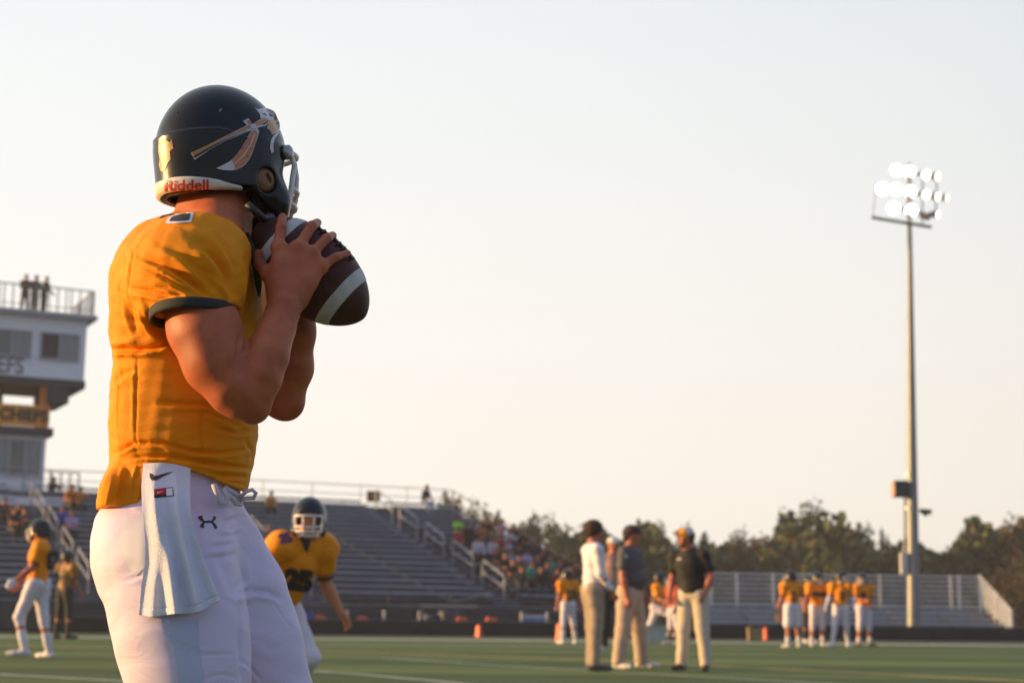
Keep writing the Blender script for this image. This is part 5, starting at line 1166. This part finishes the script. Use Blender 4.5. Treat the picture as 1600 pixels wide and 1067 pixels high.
V = creases(V, Q, [([(190, 908), (210, 902), (238, 893)], 3.5, -.0028, 'fold'), ([(184, 900), (205, 885), (225, 880)], 12, -.002), ([(368, 928), (395, 922), (420, 925), (440, 935)], 5, -.008, 'fold'), ([(366, 925), (380, 905), (376, 880)], 5, -.005, 'fold'), ([(376, 860), (362, 868), (330, 872), (312, 876)], 5, -.004, 'fold'),
    ([(372, 845), (352, 852), (322, 853)], 4, -.0035, 'fold'), ([(378, 832), (360, 838), (340, 836)], 4, -.004, 'fold'), ([(374, 808), (350, 815), (345, 822)], 4, -.004, 'fold'), ([(372, 790), (350, 795), (330, 790)], 3.5, -.003, 'fold'), ([(222, 792), (262, 800), (300, 792)], 4, -.003, 'fold'),
    ([(254, 960), (262, 985), (276, 1005), (300, 1018), (318, 1022), (375, 1020)], 1.8, -.003), ([(312, 1022), (316, 1045), (318, 1067)], 1.8, -.003), ([(316, 1067), (330, 1056), (350, 1053), (372, 1060)], 2, -.003), ([(376, 1030), (392, 1045), (412, 1067)], 3, -.004, 'fold'), ([(410, 925), (430, 945), (446, 970), (462, 985)], 1.6, -.002),
    ([(376, 935), (374, 975), (376, 1010), (377, 1067)], 4, -.007), ([(228, 800), (226, 850), (220, 900)], 10, .002), ([(300, 760), (306, 800), (312, 850)], 3, -.002), ([(395, 1000), (420, 1010), (445, 1008)], 8, -.002, 'fold'), ([(340, 860), (352, 900), (364, 930)], 7, -.003, 'fold'), ([(216, 905), (244, 930), (254, 960)], 2, -.002)])
Nn = vnormals(V, Q); V = V + Nn * (.0011 * np.sin(V @ A3((30, 24, 52))) * np.sin(V @ A3((-26, 33, 38))))[:, None]
pants = mesh('pants', V, Q, pm, qb, smooth=True); PT = bvh(V, Q)
# hem ring of the jersey hides the join; side gusset of pale blue mesh
drape('side_gusset', flat_poly([[(252, 962), (268, 966), (310, 968), (312, 1020), (318, 1067), (322, 1090), (282, 1090), (277, 1050), (272, 1010), (258, 985)]], 6), PT, mat('gusset_blue', (.50, .53, .74), .6, var=.04, bump=.8, bs=900), pants, lift=.0009)
drape('hip_gusset', flat_poly([[(190, 810), (232, 806), (232, 880), (212, 900), (196, 880), (188, 845)]], 6), PT, mat('gusset_pale', (.62, .60, .70), .55, var=.03), pants, lift=.0007)
# curved double-arc emblem on the hip
ux = lambda pts: [(130 + x / 2.757, 680 + y / 2.757) for x, y in pts]
def stroke(P, wd):
    P = [np.array(p, float) for p in P]; L_, R_ = [], []
    for i, p in enumerate(P):
        t = P[min(i+1, len(P)-1)] - P[max(i-1, 0)]; t /= np.linalg.norm(t); n_ = np.array([-t[1], t[0]]) * wd[i] / 2; L_.append(tuple(p + n_)); R_.append(tuple(p - n_))
    return L_ + R_[::-1]
blk_l = mat('print_black', (.02, .02, .025), .5)
drape('emblem', flat_poly([ux(stroke([(503, 347), (507, 359), (517, 369), (536, 374), (554, 370), (564, 360), (567, 348)], [22, 15, 8, 6.5, 8, 13, 13]))], 2), PT, blk_l, pants, lift=.0010)
drape('emblem', flat_poly([ux(stroke([(511, 396), (514, 384), (522, 374), (540, 369), (558, 375), (567, 386), (573, 401)], [20, 14, 8, 6.5, 8, 12, 12]))], 2), PT, blk_l, pants, lift=.0014)
# waist ties
q = MB()
def tie(pts, r_): q.tube([tuple(Wn(x, y, Y)) for x, y, Y in pts], r_, 8, loc=False)
tie([(352, 762, 3.235), (362, 768, 3.25), (372, 776, 3.27), (376, 788, 3.27), (368, 786, 3.25), (360, 776, 3.23), (352, 770, 3.22)], .0052); tie([(374, 778, 3.27), (384, 768, 3.25), (394, 765, 3.24), (400, 770, 3.24), (396, 778, 3.25), (386, 778, 3.26), (376, 780, 3.27)], .0042); tie([(334, 756, 3.20), (340, 772, 3.20), (344, 786, 3.205), (352, 786, 3.21), (356, 776, 3.21), (348, 764, 3.21)], .006)
q.build('waist_tie', mat('tie_cloth', (.55, .50, .55), .8), pants, smooth=True)
# socks and shoes, below the frame but standing on the turf
for kn, an, to in ((kN, aN, tN), (kF, aF, tF)):
    s = SDF(np.minimum(kn, an) - .12, np.maximum(kn, an) + .12, .006); s.chain([an, an * .6 + kn * .4, an * .35 + kn * .65], [.045, .06, .062]); V, Q = s.mesh(); mesh('sock', V, Q, sock_w, qb, smooth=True)
    d = to - an; heel = an - d * .28 - A3((0, 0, .04)); s = SDF(np.minimum(heel, to) - .15, np.maximum(heel, to) + .15, .006); s.chain([heel, to, to + d * .3], [.042, .047, .036], k=.02); s.cone(an, to * .4 + an * .6, .047, .044, k=.03); V, Q = s.mesh(); V[:, 2] = np.maximum(V[:, 2], .006); mesh('shoe', V, Q, shoe_w, qb, smooth=True)
# ---- towel ----------------------------------------------------------------
TL = [(224, 724), (221, 760), (222, 800), (226, 845), (227, 880), (221, 915), (217, 960)]; TR = [(297, 731), (297, 765), (298, 800), (306, 838), (315, 865), (330, 905), (345, 938)]
def lerp_pl(P, t): x = t * (len(P) - 1); i = min(int(x), len(P) - 2); fr2 = x - i; return P[i][0] * (1-fr2) + P[i+1][0] * fr2, P[i][1] * (1-fr2) + P[i+1][1] * fr2
nu, nv = 84, 150; TV = np.zeros((nv + 1, nu + 1, 3)); JJ = bvh_obj(jersey)
for j in range(nv + 1):
    t = j / nv
    for i in range(nu + 1):
        uu = i / nu; a = lerp_pl(TL, t); b = lerp_pl(TR, t); x = a[0] * (1-uu) + b[0] * uu; bow = math.sin(uu * math.pi); y = a[1] * (1-uu) + b[1] * uu + (12 * t**2 * bow * (1 + .3 * math.sin(uu * 9 + 1))) - (4 * bow * (1 - t)**3)
        Y = 3.096 + .056 * math.exp(-((t - .0) / .20)**2) + .05 * (uu - .45)**2 + .004 * t
        w_ = t**.7; lead = .33 + .17 * t
        fold = .021 * w_ * math.exp(-((uu - (.20 + .26 * t)) / .12)**2) + .016 * w_ * math.exp(-((uu - (.72 + .06 * t)) / .10)**2) + .012 * w_ * math.exp(-((uu - 1.0) / .08)**2) + .008 * w_ * math.sin(uu * 23 + 2 + t * 2) * t - .010 * w_ * math.exp(-((uu - (.52 + .1 * t)) / .10)**2)
        TV[j, i] = Wn(x, y, Y - fold)
for _ in range(4):
    TV[1:-1, 1:-1, 1] = (TV[:-2, 1:-1, 1] + TV[2:, 1:-1, 1] + TV[1:-1, :-2, 1] + TV[1:-1, 2:, 1]) / 4
TT = TV.reshape(-1, 3); TQ = np.array([(j*(nu+1)+i, j*(nu+1)+i+1, (j+1)*(nu+1)+i+1, (j+1)*(nu+1)+i) for j in range(nv) for i in range(nu)])
TT = TT.copy()
# turned hem at the bottom: a stitched groove
gj = int(nv * .955); TV[gj, :, 1] += .0022; TV[gj+1:, :, 1] -= .0012; TT = TV.reshape(-1, 3)
back = TT + A3((0, .006, 0)); n0 = len(TT); VV = np.concatenate([TT, back]); QB = [tuple(q_) for q_ in TQ] + [tuple(int(x) + n0 for x in q_[::-1]) for q_ in TQ]
edge = [j*(nu+1) for j in range(nv+1)]; edge2 = [j*(nu+1)+nu for j in range(nv+1)]; bot = [nv*(nu+1)+i for i in range(nu+1)]; top_ = list(range(nu+1))
for E, fl_ in ((edge, 0), (edge2, 1), (bot, 0), (top_, 1)):
    for a, b in zip(E, E[1:]): QB.append((a, b, b + n0, a + n0) if fl_ == 0 else (b, a, a + n0, b + n0))
tow_m = mat('towel_terry', (.76, .76, .92), .95, var=.05, vs=30, bump=1.6, bs=420, sheen=.5)
towel = tag(mesh('towel', VV, QB, tow_m, None, tuple(Wn(260, 724, 3.18)), True), 'white terry hand towel with a black curved tick tucked in the front player\'s waistband', 'towel')
TB_ = bvh(TT, TQ)
tk = [(286, 162), (288, 184), (296, 194), (316, 192), (345, 176), (392, 154), (350, 164), (318, 174), (304, 176), (300, 168)]
drape('tick_emblem', flat_poly([ux(tk)], 3), TB_, blk_l, towel, lift=.0014)
TG = [([(305, 232), (386, 222), (390, 260), (306, 270)], blk_l, .0010), ([(309, 234), (352, 229), (354, 253), (309, 257)], mat('tag_red', (.60, .02, .025), .6), .0018), ([(357, 229), (384, 226), (386, 258), (358, 261)], white_m, .0018), ([(318, 248), (322, 251), (344, 240), (322, 246), (320, 242)], white_m, .0026)]
for pts, m_, lf in TG: drape('tag_label', flat_poly([ux(pts)], 3), TB_, m_, towel, lift=lf)
# ------------------------------------------------------------------ the three coaches
navy_grey = mat('polo_charcoal', (.085, .085, .10), .8, var=.08, vs=5, bump=.3, bs=300); blk = mat('polo_black', (.014, .014, .015), .8, bump=.3, bs=300); shirt_w = mat('long_sleeve_white', (.72, .67, .75), .7, var=.03, bump=.3, bs=200)
cap_b = mat('cap_black', (.045, .028, .028), .8); cap_gold = mat('cap_gold', (.70, .30, .03), .7); cap_white = mat('cap_white', (.70, .66, .66), .7)
def standing(px, py, top_px, yaw, label, o, group=None, **kw):
    b = gpt(px, py); Hh = 1.8; J = skeleton(b, yaw, Hh, **kw)
    for _ in range(2): zt_ = PX(b[0], b[1], top_px); cur = J['head'][2] + (.14) * Hh / 1.83; Hh *= zt_ / cur; J = skeleton(b, yaw, Hh, **kw)
    r, t = person(b, J, Hh, o, label, group, .008); return r, t, J
standing(926, 1048, 814, 18, 'man with thick dark hair in a white long sleeved top and khaki trousers', dict(top=shirt_w, sleeve='long', bottom=khaki_d, legs='full', legw=.98, head='hair', hair=mat('hair_auburn', (.055, .022, .013), .75, var=.5, vs=50), hairsize=1.2, shoes=mat('shoe_dark_grey', (.05, .05, .055), .5), hem=.1, bulk=.93),
         arms=((6, 3, 26, 4), (4, 3, 18, 0)), legs=((-1, 1, 2), (3, 2, 4)), headyaw=-8, lean=-2, width=.94)
r, t, J = standing(984, 1045, 820, -28, 'man in a black cap, charcoal polo shirt, khaki trousers and white shoes', dict(top=navy_grey, bottom=khaki, legs='full', legw=1.22, head='cap', cap=cap_b, hair=hair_d, shoes=shoe_w, hem=.28, bulk=1.2, belly=True, fat=1.15, trim=None),
         arms=((0, 6, 14, 0), (2, 5, 16, 4)), legs=((-3, 9, 3), (6, 11, 6)), headyaw=12, width=1.08)
number_on(t, 'A', 978, 868, 7, 6, white_m, name='chest_badge')
r, t, J = standing(1084, 1048, 824, -118, 'bearded man in a gold and white cap and black polo shirt with cream trousers', dict(top=blk, bottom=cream, legs='full', legw=1.08, head='cap', cap=cap_white, brim=cap_gold, hair=hair_b, shoes=shoe_b, hem=.22, bulk=1.12, fat=1.1, belt=mat('belt_black', (.03, .03, .03), .5)),
         arms=((-6, 14, 40, 12), (2, 16, 40, 26)), legs=((2, 5, 4), (-2, 4, 2)), headyaw=-38, width=1.1, side=-5, lean=5)
capo = [c for c in r.children if c.name.startswith('cap')][0]
drape('cap_front', flat_poly([[(1056, 833), (1058, 827), (1066, 824), (1072, 825), (1074, 840), (1058, 838)]], 3), bvh_obj(capo), cap_gold, capo, lift=.003)
number_on(t, '~', 1061, 873, 6, 3, white_m, name='chest_badge')
def beard(root, J, H, m):
    Mh, hc = J['Mh'], J['head']; f_, u_ = Mh[:, 0], Mh[:, 2]; s = SDF(hc - .2, hc + .2, .006); s.ell(hc + f_ * .045 - u_ * .088, (.052, .056, .042), Mh); s.ell(hc + f_ * .10 - u_ * .052, (.03, .03, .012), Mh, op='-', k=.004); V, Q = s.mesh(); mesh('beard', V, Q, m, root, smooth=True)
beard(r, J, 1.83, hair_b)
# ------------------------------------------------------------------ players
red_m = mat('jersey_red', (.42, .06, .03), .6, var=.1, bump=.3, bs=300)
player(57, 1029, 168, 'player in gold number 87 jersey walking left with a white glove, on the left edge', 810, arms=((16, 12, 22, 0), (16, 8, 30, 0)), legs=((-9, 3, 4), (22, 3, 38)), headyaw=4, lean=-3, twist=28,
       o=dict(gloves=(None, white_m), hem=.2), num=('87', 82, 876, 20, 30))
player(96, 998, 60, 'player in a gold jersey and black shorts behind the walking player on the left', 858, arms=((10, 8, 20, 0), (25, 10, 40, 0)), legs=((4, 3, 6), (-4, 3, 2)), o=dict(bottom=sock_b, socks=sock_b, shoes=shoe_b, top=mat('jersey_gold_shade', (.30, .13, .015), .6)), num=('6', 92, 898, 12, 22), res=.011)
player(889, 1006, 112, 'player in a gold jersey standing with his back turned left of the white shirted man', 888, arms=((-4, 14, 8, 0), (5, 8, 10, 0)), legs=((4, 9, 4), (-4, 6, 4)), o=dict(legs='knee'), num=('25', 892, 929, 16, 18), headyaw=20)
player(1020, 1003, -20, 'player in a gold jersey lunging low between the grey and black shirted men', 893, arms=((20, 20, 60, 0), (30, 10, 55, 0)), legs=((70, 8, 72), (-26, 6, 30, 40)), o=dict(socks=sock_w), num=('8', 1019, 936, 12, 14), headyaw=10, lean=8)
player(1054, 1007, -150, 'player in a red jersey with black socks mostly hidden behind the black shirted man', 898, arms=((5, 12, 15, 0), (5, 8, 20, 0)), legs=((2, 4, 4), (-3, 4, 4)), o=dict(top=red_m, socks=sock_b, hem=.1), group=None)
player(1108, 992, 200, 'player in pale uniform crouched past the right elbow of the black shirted man', 918, H=1.80, arms=((40, 14, 50, 0), (50, 10, 50, 0)), legs=((55, 6, 60), (-10, 6, 35)), o=dict(top=mat('jersey_cream', (.62, .50, .40), .7), socks=sock_b, bottom=mat('pants_cream', (.60, .47, .36), .7)), lean=40, headpitch=30, group=None)
GH = 'four players huddled left of the floodlight mast'
player(1240, 1012, 105, 'leftmost huddled player, gold jersey with a long gold cloth hanging at his hip', 890, GH, arms=((35, 10, 45, 20), (10, 12, 15, 0)), legs=((4, 6, 6), (-3, 5, 4)), o=dict(legs='shorts', legw=1.15, socks=sock_w, sockh=.35, gloves=(sock_b, sock_b), shoes=mat('shoe_grey', (.42, .42, .46), .5)), num=('2', 1240, 931, 10, 16), headyaw=30)
player(1277, 1010, -80, 'second huddled player from the left with a facemask turned and orange bare calves', 893, GH, arms=((12, 22, 30, 0), (15, 16, 30, 0)), legs=((2, 5, 3), (-2, 5, 3)), o=dict(socks=sock_w, sockh=.3), num=('99', 1281, 931, 24, 17), headyaw=30, headpitch=12, lean=4)
player(1313, 1011, -95, 'third huddled player from the left with white sleeved arms', 891, GH, arms=((8, 20, 25, 0), (-2, 22, 28, 14)), legs=((6, 9, 5), (-5, 5, 3)), o=dict(skin=white_m, socks=sock_w, sockh=.9, hem=.35), num=('2', 1316, 930, 10, 14), headyaw=60)
player(1351, 1010, -75, 'rightmost huddled player with dark shoes and bare calves', 894, GH, arms=((10, 12, 70, 40), (-12, 12, 60, 34)), legs=((1, 5, 2), (0, 5, 2)), o=dict(shoes=shoe_b, socks=sock_w, sockh=.25, legw=1.1), num=('8', 1349, 931, 10, 16), headyaw=-50)
player(1262, 1004, -60, 'dark legged player half hidden between the two left huddled players', 898, None, arms=((5, 8, 20, 0), (5, 8, 20, 0)), legs=((2, 4, 4), (-3, 4, 4)), o=dict(top=mat('jersey_dark', (.05, .03, .03), .7), bottom=sock_b, socks=sock_b, shoes=shoe_w), res=.012)
p = G(1230, 1011.5)
cl = MB((p.x, p.y - .02, 0)); 
for i in range(5): cl.bar((-.24 + .02 * i, 0, 1.02 - .0 * i), (-.26 + .028 * i, -.01 * (i % 2), .60 + .02 * (i % 2)), .028, .012)
tag(cl.build('hip_cloth', mat('gold_cloth', (.62, .26, .02), .8), None, (p.x, p.y, 0)), 'gold cloth hanging from the hip of the leftmost huddled player', 'cloth')
# man in a white cap behind the charcoal shirt
standing(957, 1018, 838, -90, 'man in a white cap hidden behind the charcoal shirted man', dict(top=mat('polo_peach', (.40, .22, .18), .8), bottom=sock_b, legs='full', head='cap', cap=cap_white, hair=hair_b, shoes=shoe_w, hem=.2), headyaw=10)
# running player beside the foreground player
b = tuple(W(447, 955, 11.3)); b = (b[0], b[1], 0.)
J = skeleton((b[0], b[1], 0), -38, 1.80, lean=31, arms=((-8, 34, 30, 0), (22, 20, 36, 0)), legs=((4, 8, 66, 40), (32, 5, 68)), headyaw=-46, headpitch=0, twist=-8, width=1.0, side=0, seat=.62)
# shift the figure so that its head stands where the photo shows it
tgt = np.array(W(483, 814, 11.3)); d = tgt - J['head']; drop = d[2]
for n_, v in J.items():
    if n_ in ('f', 'Mh', 'hand', 'palm', 'ls', 'tu'): continue
    J[n_] = [x + A3((d[0], d[1], 0)) for x in v] if isinstance(v, list) else v + A3((d[0], d[1], 0))
ZDEBUG = drop
b = (J['pelvis'][0], J['pelvis'][1], 0.)
r, t = person(b, J, 1.80, dict(top=jersey_m, bottom=pants_m, pads=True, topname='jersey', socks=sock_w, shoes=shoe_w, head='helmet', mask=mat('mask_white', (.85, .80, .80), .35), trim=num_m, eyes=True, mk=1.7, hem=.15, skin=mat('skin_runner', (.50, .18, .07), .5, sss=.1)), 'running player in gold jersey number 25 with a white facemask', 'players in gold jerseys', .0065)
number_on(t, '25', 466, 906, 46, 36, num_m, bold=.09, rot=.12)
drape('shoulder_number', refine(text2d('25', .08), 3, .12), bvh_obj(t), mat('number_purple', (.10, .03, .10), .6), t, lift=.004, warp=quadwarp([(438, 850), (460, 846), (452, 829), (434, 834)]))
drape('neck_insert', flat_poly([[(468, 838), (488, 836), (484, 852), (479, 864), (473, 852)]], 4), bvh_obj(t), num_m, t, lift=.004)
# ------------------------------------------------------------------ seated spectators
def seated_proto(v):
    H = 1.72; arms = [((30, 6, 60, 20), (30, 6, 60, 20)), ((10, 12, 85, 20), (35, 6, 40, 10)), ((45, 4, 50, 16), (20, 8, 80, 24)), ((25, 6, 45, 10), (60, 10, 95, 10))][v % 4]
    J = skeleton((0, 0, 0), 0, H, lean=[6, 16, -2, 22][v % 4], arms=arms, legs=((84, 7, 82), (80, 9, 90)), headyaw=[0, 20, -25, 8][v % 4], headpitch=[0, 8, 0, 14][v % 4], seat=0.0)
    o = dict(top=white_m, sleeve='long' if v % 2 else 'short', bottom=sock_b, legs='full', head='hair' if v != 2 else 'cap', cap=cap_b, hair=hair_b, shoes=shoe_b, fingers=False, eyes=False, longhair=True)
    r, t = person((0, 0, 0), J, H, o, 'x', 'spectators in the grandstand', .02); return r
PRO = [seated_proto(v) for v in range(4)]
SC = {}
def smat(c):
    if c not in SC: SC[c] = mat('garment_' + c, {'black': (.02, .02, .022), 'navy': (.025, .03, .07), 'grey': (.10, .10, .11), 'dark grey': (.045, .045, .05), 'white': (.52, .50, .56), 'pink': (.55, .28, .42), 'lilac': (.38, .30, .48), 'red': (.42, .03, .05), 'orange': (.55, .17, .02), 'neon green': (.25, .75, .03),
        'blue': (.04, .08, .36), 'teal': (.02, .28, .22), 'maroon': (.12, .02, .03), 'brown': (.10, .06, .045), 'light blue': (.22, .28, .42), 'olive': (.07, .07, .03), 'cream': (.45, .40, .32), 'gold': (.55, .22, .02)}[c], .8, var=.15)
    return SC[c]
used = [False] * 4; LBL = set()
def spectator(a, row, c, lab, v, c2='black', yaw0=None, zoff=0., hairm=None, group='spectators in the grandstand'):
    src = PRO[v]; yaw = -(90 - 27) + rnd.uniform(-22, 22) if yaw0 is None else yaw0
    if not used[v]: n_ = src; used[v] = True; kids = list(src.children)
    else: n_ = src.copy(); col.objects.link(n_); kids = None
    n_.location = SP(a, row * RUN + .34, Z0 + row * RISE + .44 + zoff); n_.rotation_euler = (0, 0, R(yaw)); s_ = rnd.uniform(.93, 1.05); n_.scale = (s_, s_, s_)
    def paint(o, m): o.material_slots[0].link = 'OBJECT'; o.material_slots[0].material = m
    for k_ in (kids if kids is not None else list(src.children)):
        q = k_
        if kids is None: q = k_.copy(); col.objects.link(q); q.parent = n_
        base_ = k_.name.split('.')[0]
        if base_ == 'shirt': paint(q, smat(c))
        if base_ == 'trousers': paint(q, smat(c2))
        if base_ == 'hair': paint(q, hairm or rnd.choice([hair_d, hair_b, hair_d, mat('hair_fair', (.22, .12, .05), .7)]))
        if kids is None:
            for g_ in k_.children: w_ = g_.copy(); col.objects.link(w_); w_.parent = q
    n_['label'] = lab; n_['group'] = group; n_['category'] = 'spectator'; return n_
ROWN = ['front', 'second', 'third', 'fourth', 'fifth', 'sixth', 'seventh', 'eighth', 'ninth', 'tenth', 'eleventh', 'twelfth', 'thirteenth', 'fourteenth', 'fifteenth', 'sixteenth', 'seventeenth', 'top']
SEATN = ['against the end rail', 'one seat in from the end rail', 'in the middle of the row', 'two seats from the aisle', 'next to the aisle']
crowd = {10: 'Pk.N.', 9: 'b.ok.', 8: 'kW.kr', 7: 'g.rb.', 6: 'nklwW', 5: 'k.kb.', 4: 'bklLk', 3: 'kTnbk', 2: 'mkgTk', 1: 'ckmkd'}
CN = {'k': 'black', 'g': 'grey', 'd': 'dark grey', 'b': 'brown', 'w': 'white', 'W': 'white', 'P': 'pink', 'l': 'lilac', 'r': 'red', 'o': 'orange', 'N': 'neon green', 'n': 'navy', 'B': 'blue', 'L': 'light blue', 'T': 'teal', 'm': 'maroon', 'c': 'cream'}
for row in sorted(crowd, reverse=True):
    for j, ch in enumerate(crowd[row]):
        if ch == '.': continue
        spectator(-.35 - j * .70 + rnd.uniform(-.1, .1), row, CN[ch], f'spectator in {CN[ch]}, {ROWN[row]} row of right block, {SEATN[j]}', rnd.randrange(4), rnd.choice(['black', 'navy', 'dark grey', 'grey']))
for a_px, row, c, c2, lab in ((663, 17, 'navy', 'light blue', 'lone spectator in navy top and pale jeans at the top right corner of the grandstand'), (423, 14, 'gold', 'black', 'spectator in a gold top in the upper rows left of the running player\'s helmet'),
        (416, 7, 'grey', 'black', 'spectator in grey seated left of the running player\'s shoulder'), (108, 13, 'orange', 'black', 'spectator in orange below the white platform skirt of the press box'), (121, 13, 'orange', 'navy', 'second spectator in orange close right of the first below the press box'),
        (96, 9, 'blue', 'navy', 'spectator in blue behind the helmet of the walking left player'), (112, 8, 'lilac', 'black', 'spectator in lilac right of the blue one behind the walking left player'),
        (6, 10, 'brown', 'black', 'spectator in brown high in the stand at the far left edge'), (20, 8, 'black', 'black', 'spectator in black left of the walking player\'s helmet'), (28, 9, 'black', 'navy', 'spectator in black and navy just left of the walking player\'s helmet, one row up'),
        (38, 8, 'dark grey', 'black', 'spectator in dark grey touching the walking player\'s facemask')):
    spectator(A_at(a_px, row * RUN + .34, Z0 + row * RISE + .8), row, c, lab, rnd.randrange(4), c2)
# people on the press-box roof deck and beside it
for k_, (px_, py_, c, lab) in enumerate(((35, 470, 'black', 'thin person in black leaning at the left on the press box roof deck'), (50, 452, 'dark grey', 'person in dark grey with dark hair in the middle on the press box roof deck'), (64, 462, 'olive', 'person in an olive green top on the right on the press box roof deck'))):
    a = A_at(px_, TB + .2, 12.); p = SP(a, TB + .2, zdk + .06); J = skeleton(tuple(p), -70 + 25 * k_, 1.72, arms=((20, 10, 60, 20), (15, 10, 50, 10)), legs=((2, 4, 3), (-3, 4, 3)), headyaw=20 - 25 * k_, lean=5 * k_)
    person(tuple(p), J, 1.72, dict(top=smat(c), sleeve='long', bottom=sock_b, legs='full', head='hair', hair=hair_d, shoes=shoe_b, fingers=False, eyes=False), lab, 'people on the press box roof', .018)
a = A_at(77, 13.9, 6.); p = SP(a, 13.5, 0); zc = PX(p.x, p.y, 776)
n_ = spectator(a, 17, 'black', 'person in black sitting on the platform against the lower press box wall', 3, yaw0=-40, group=None); n_.location = (p.x, p.y, zc); 
if 'group' in n_: del n_['group']
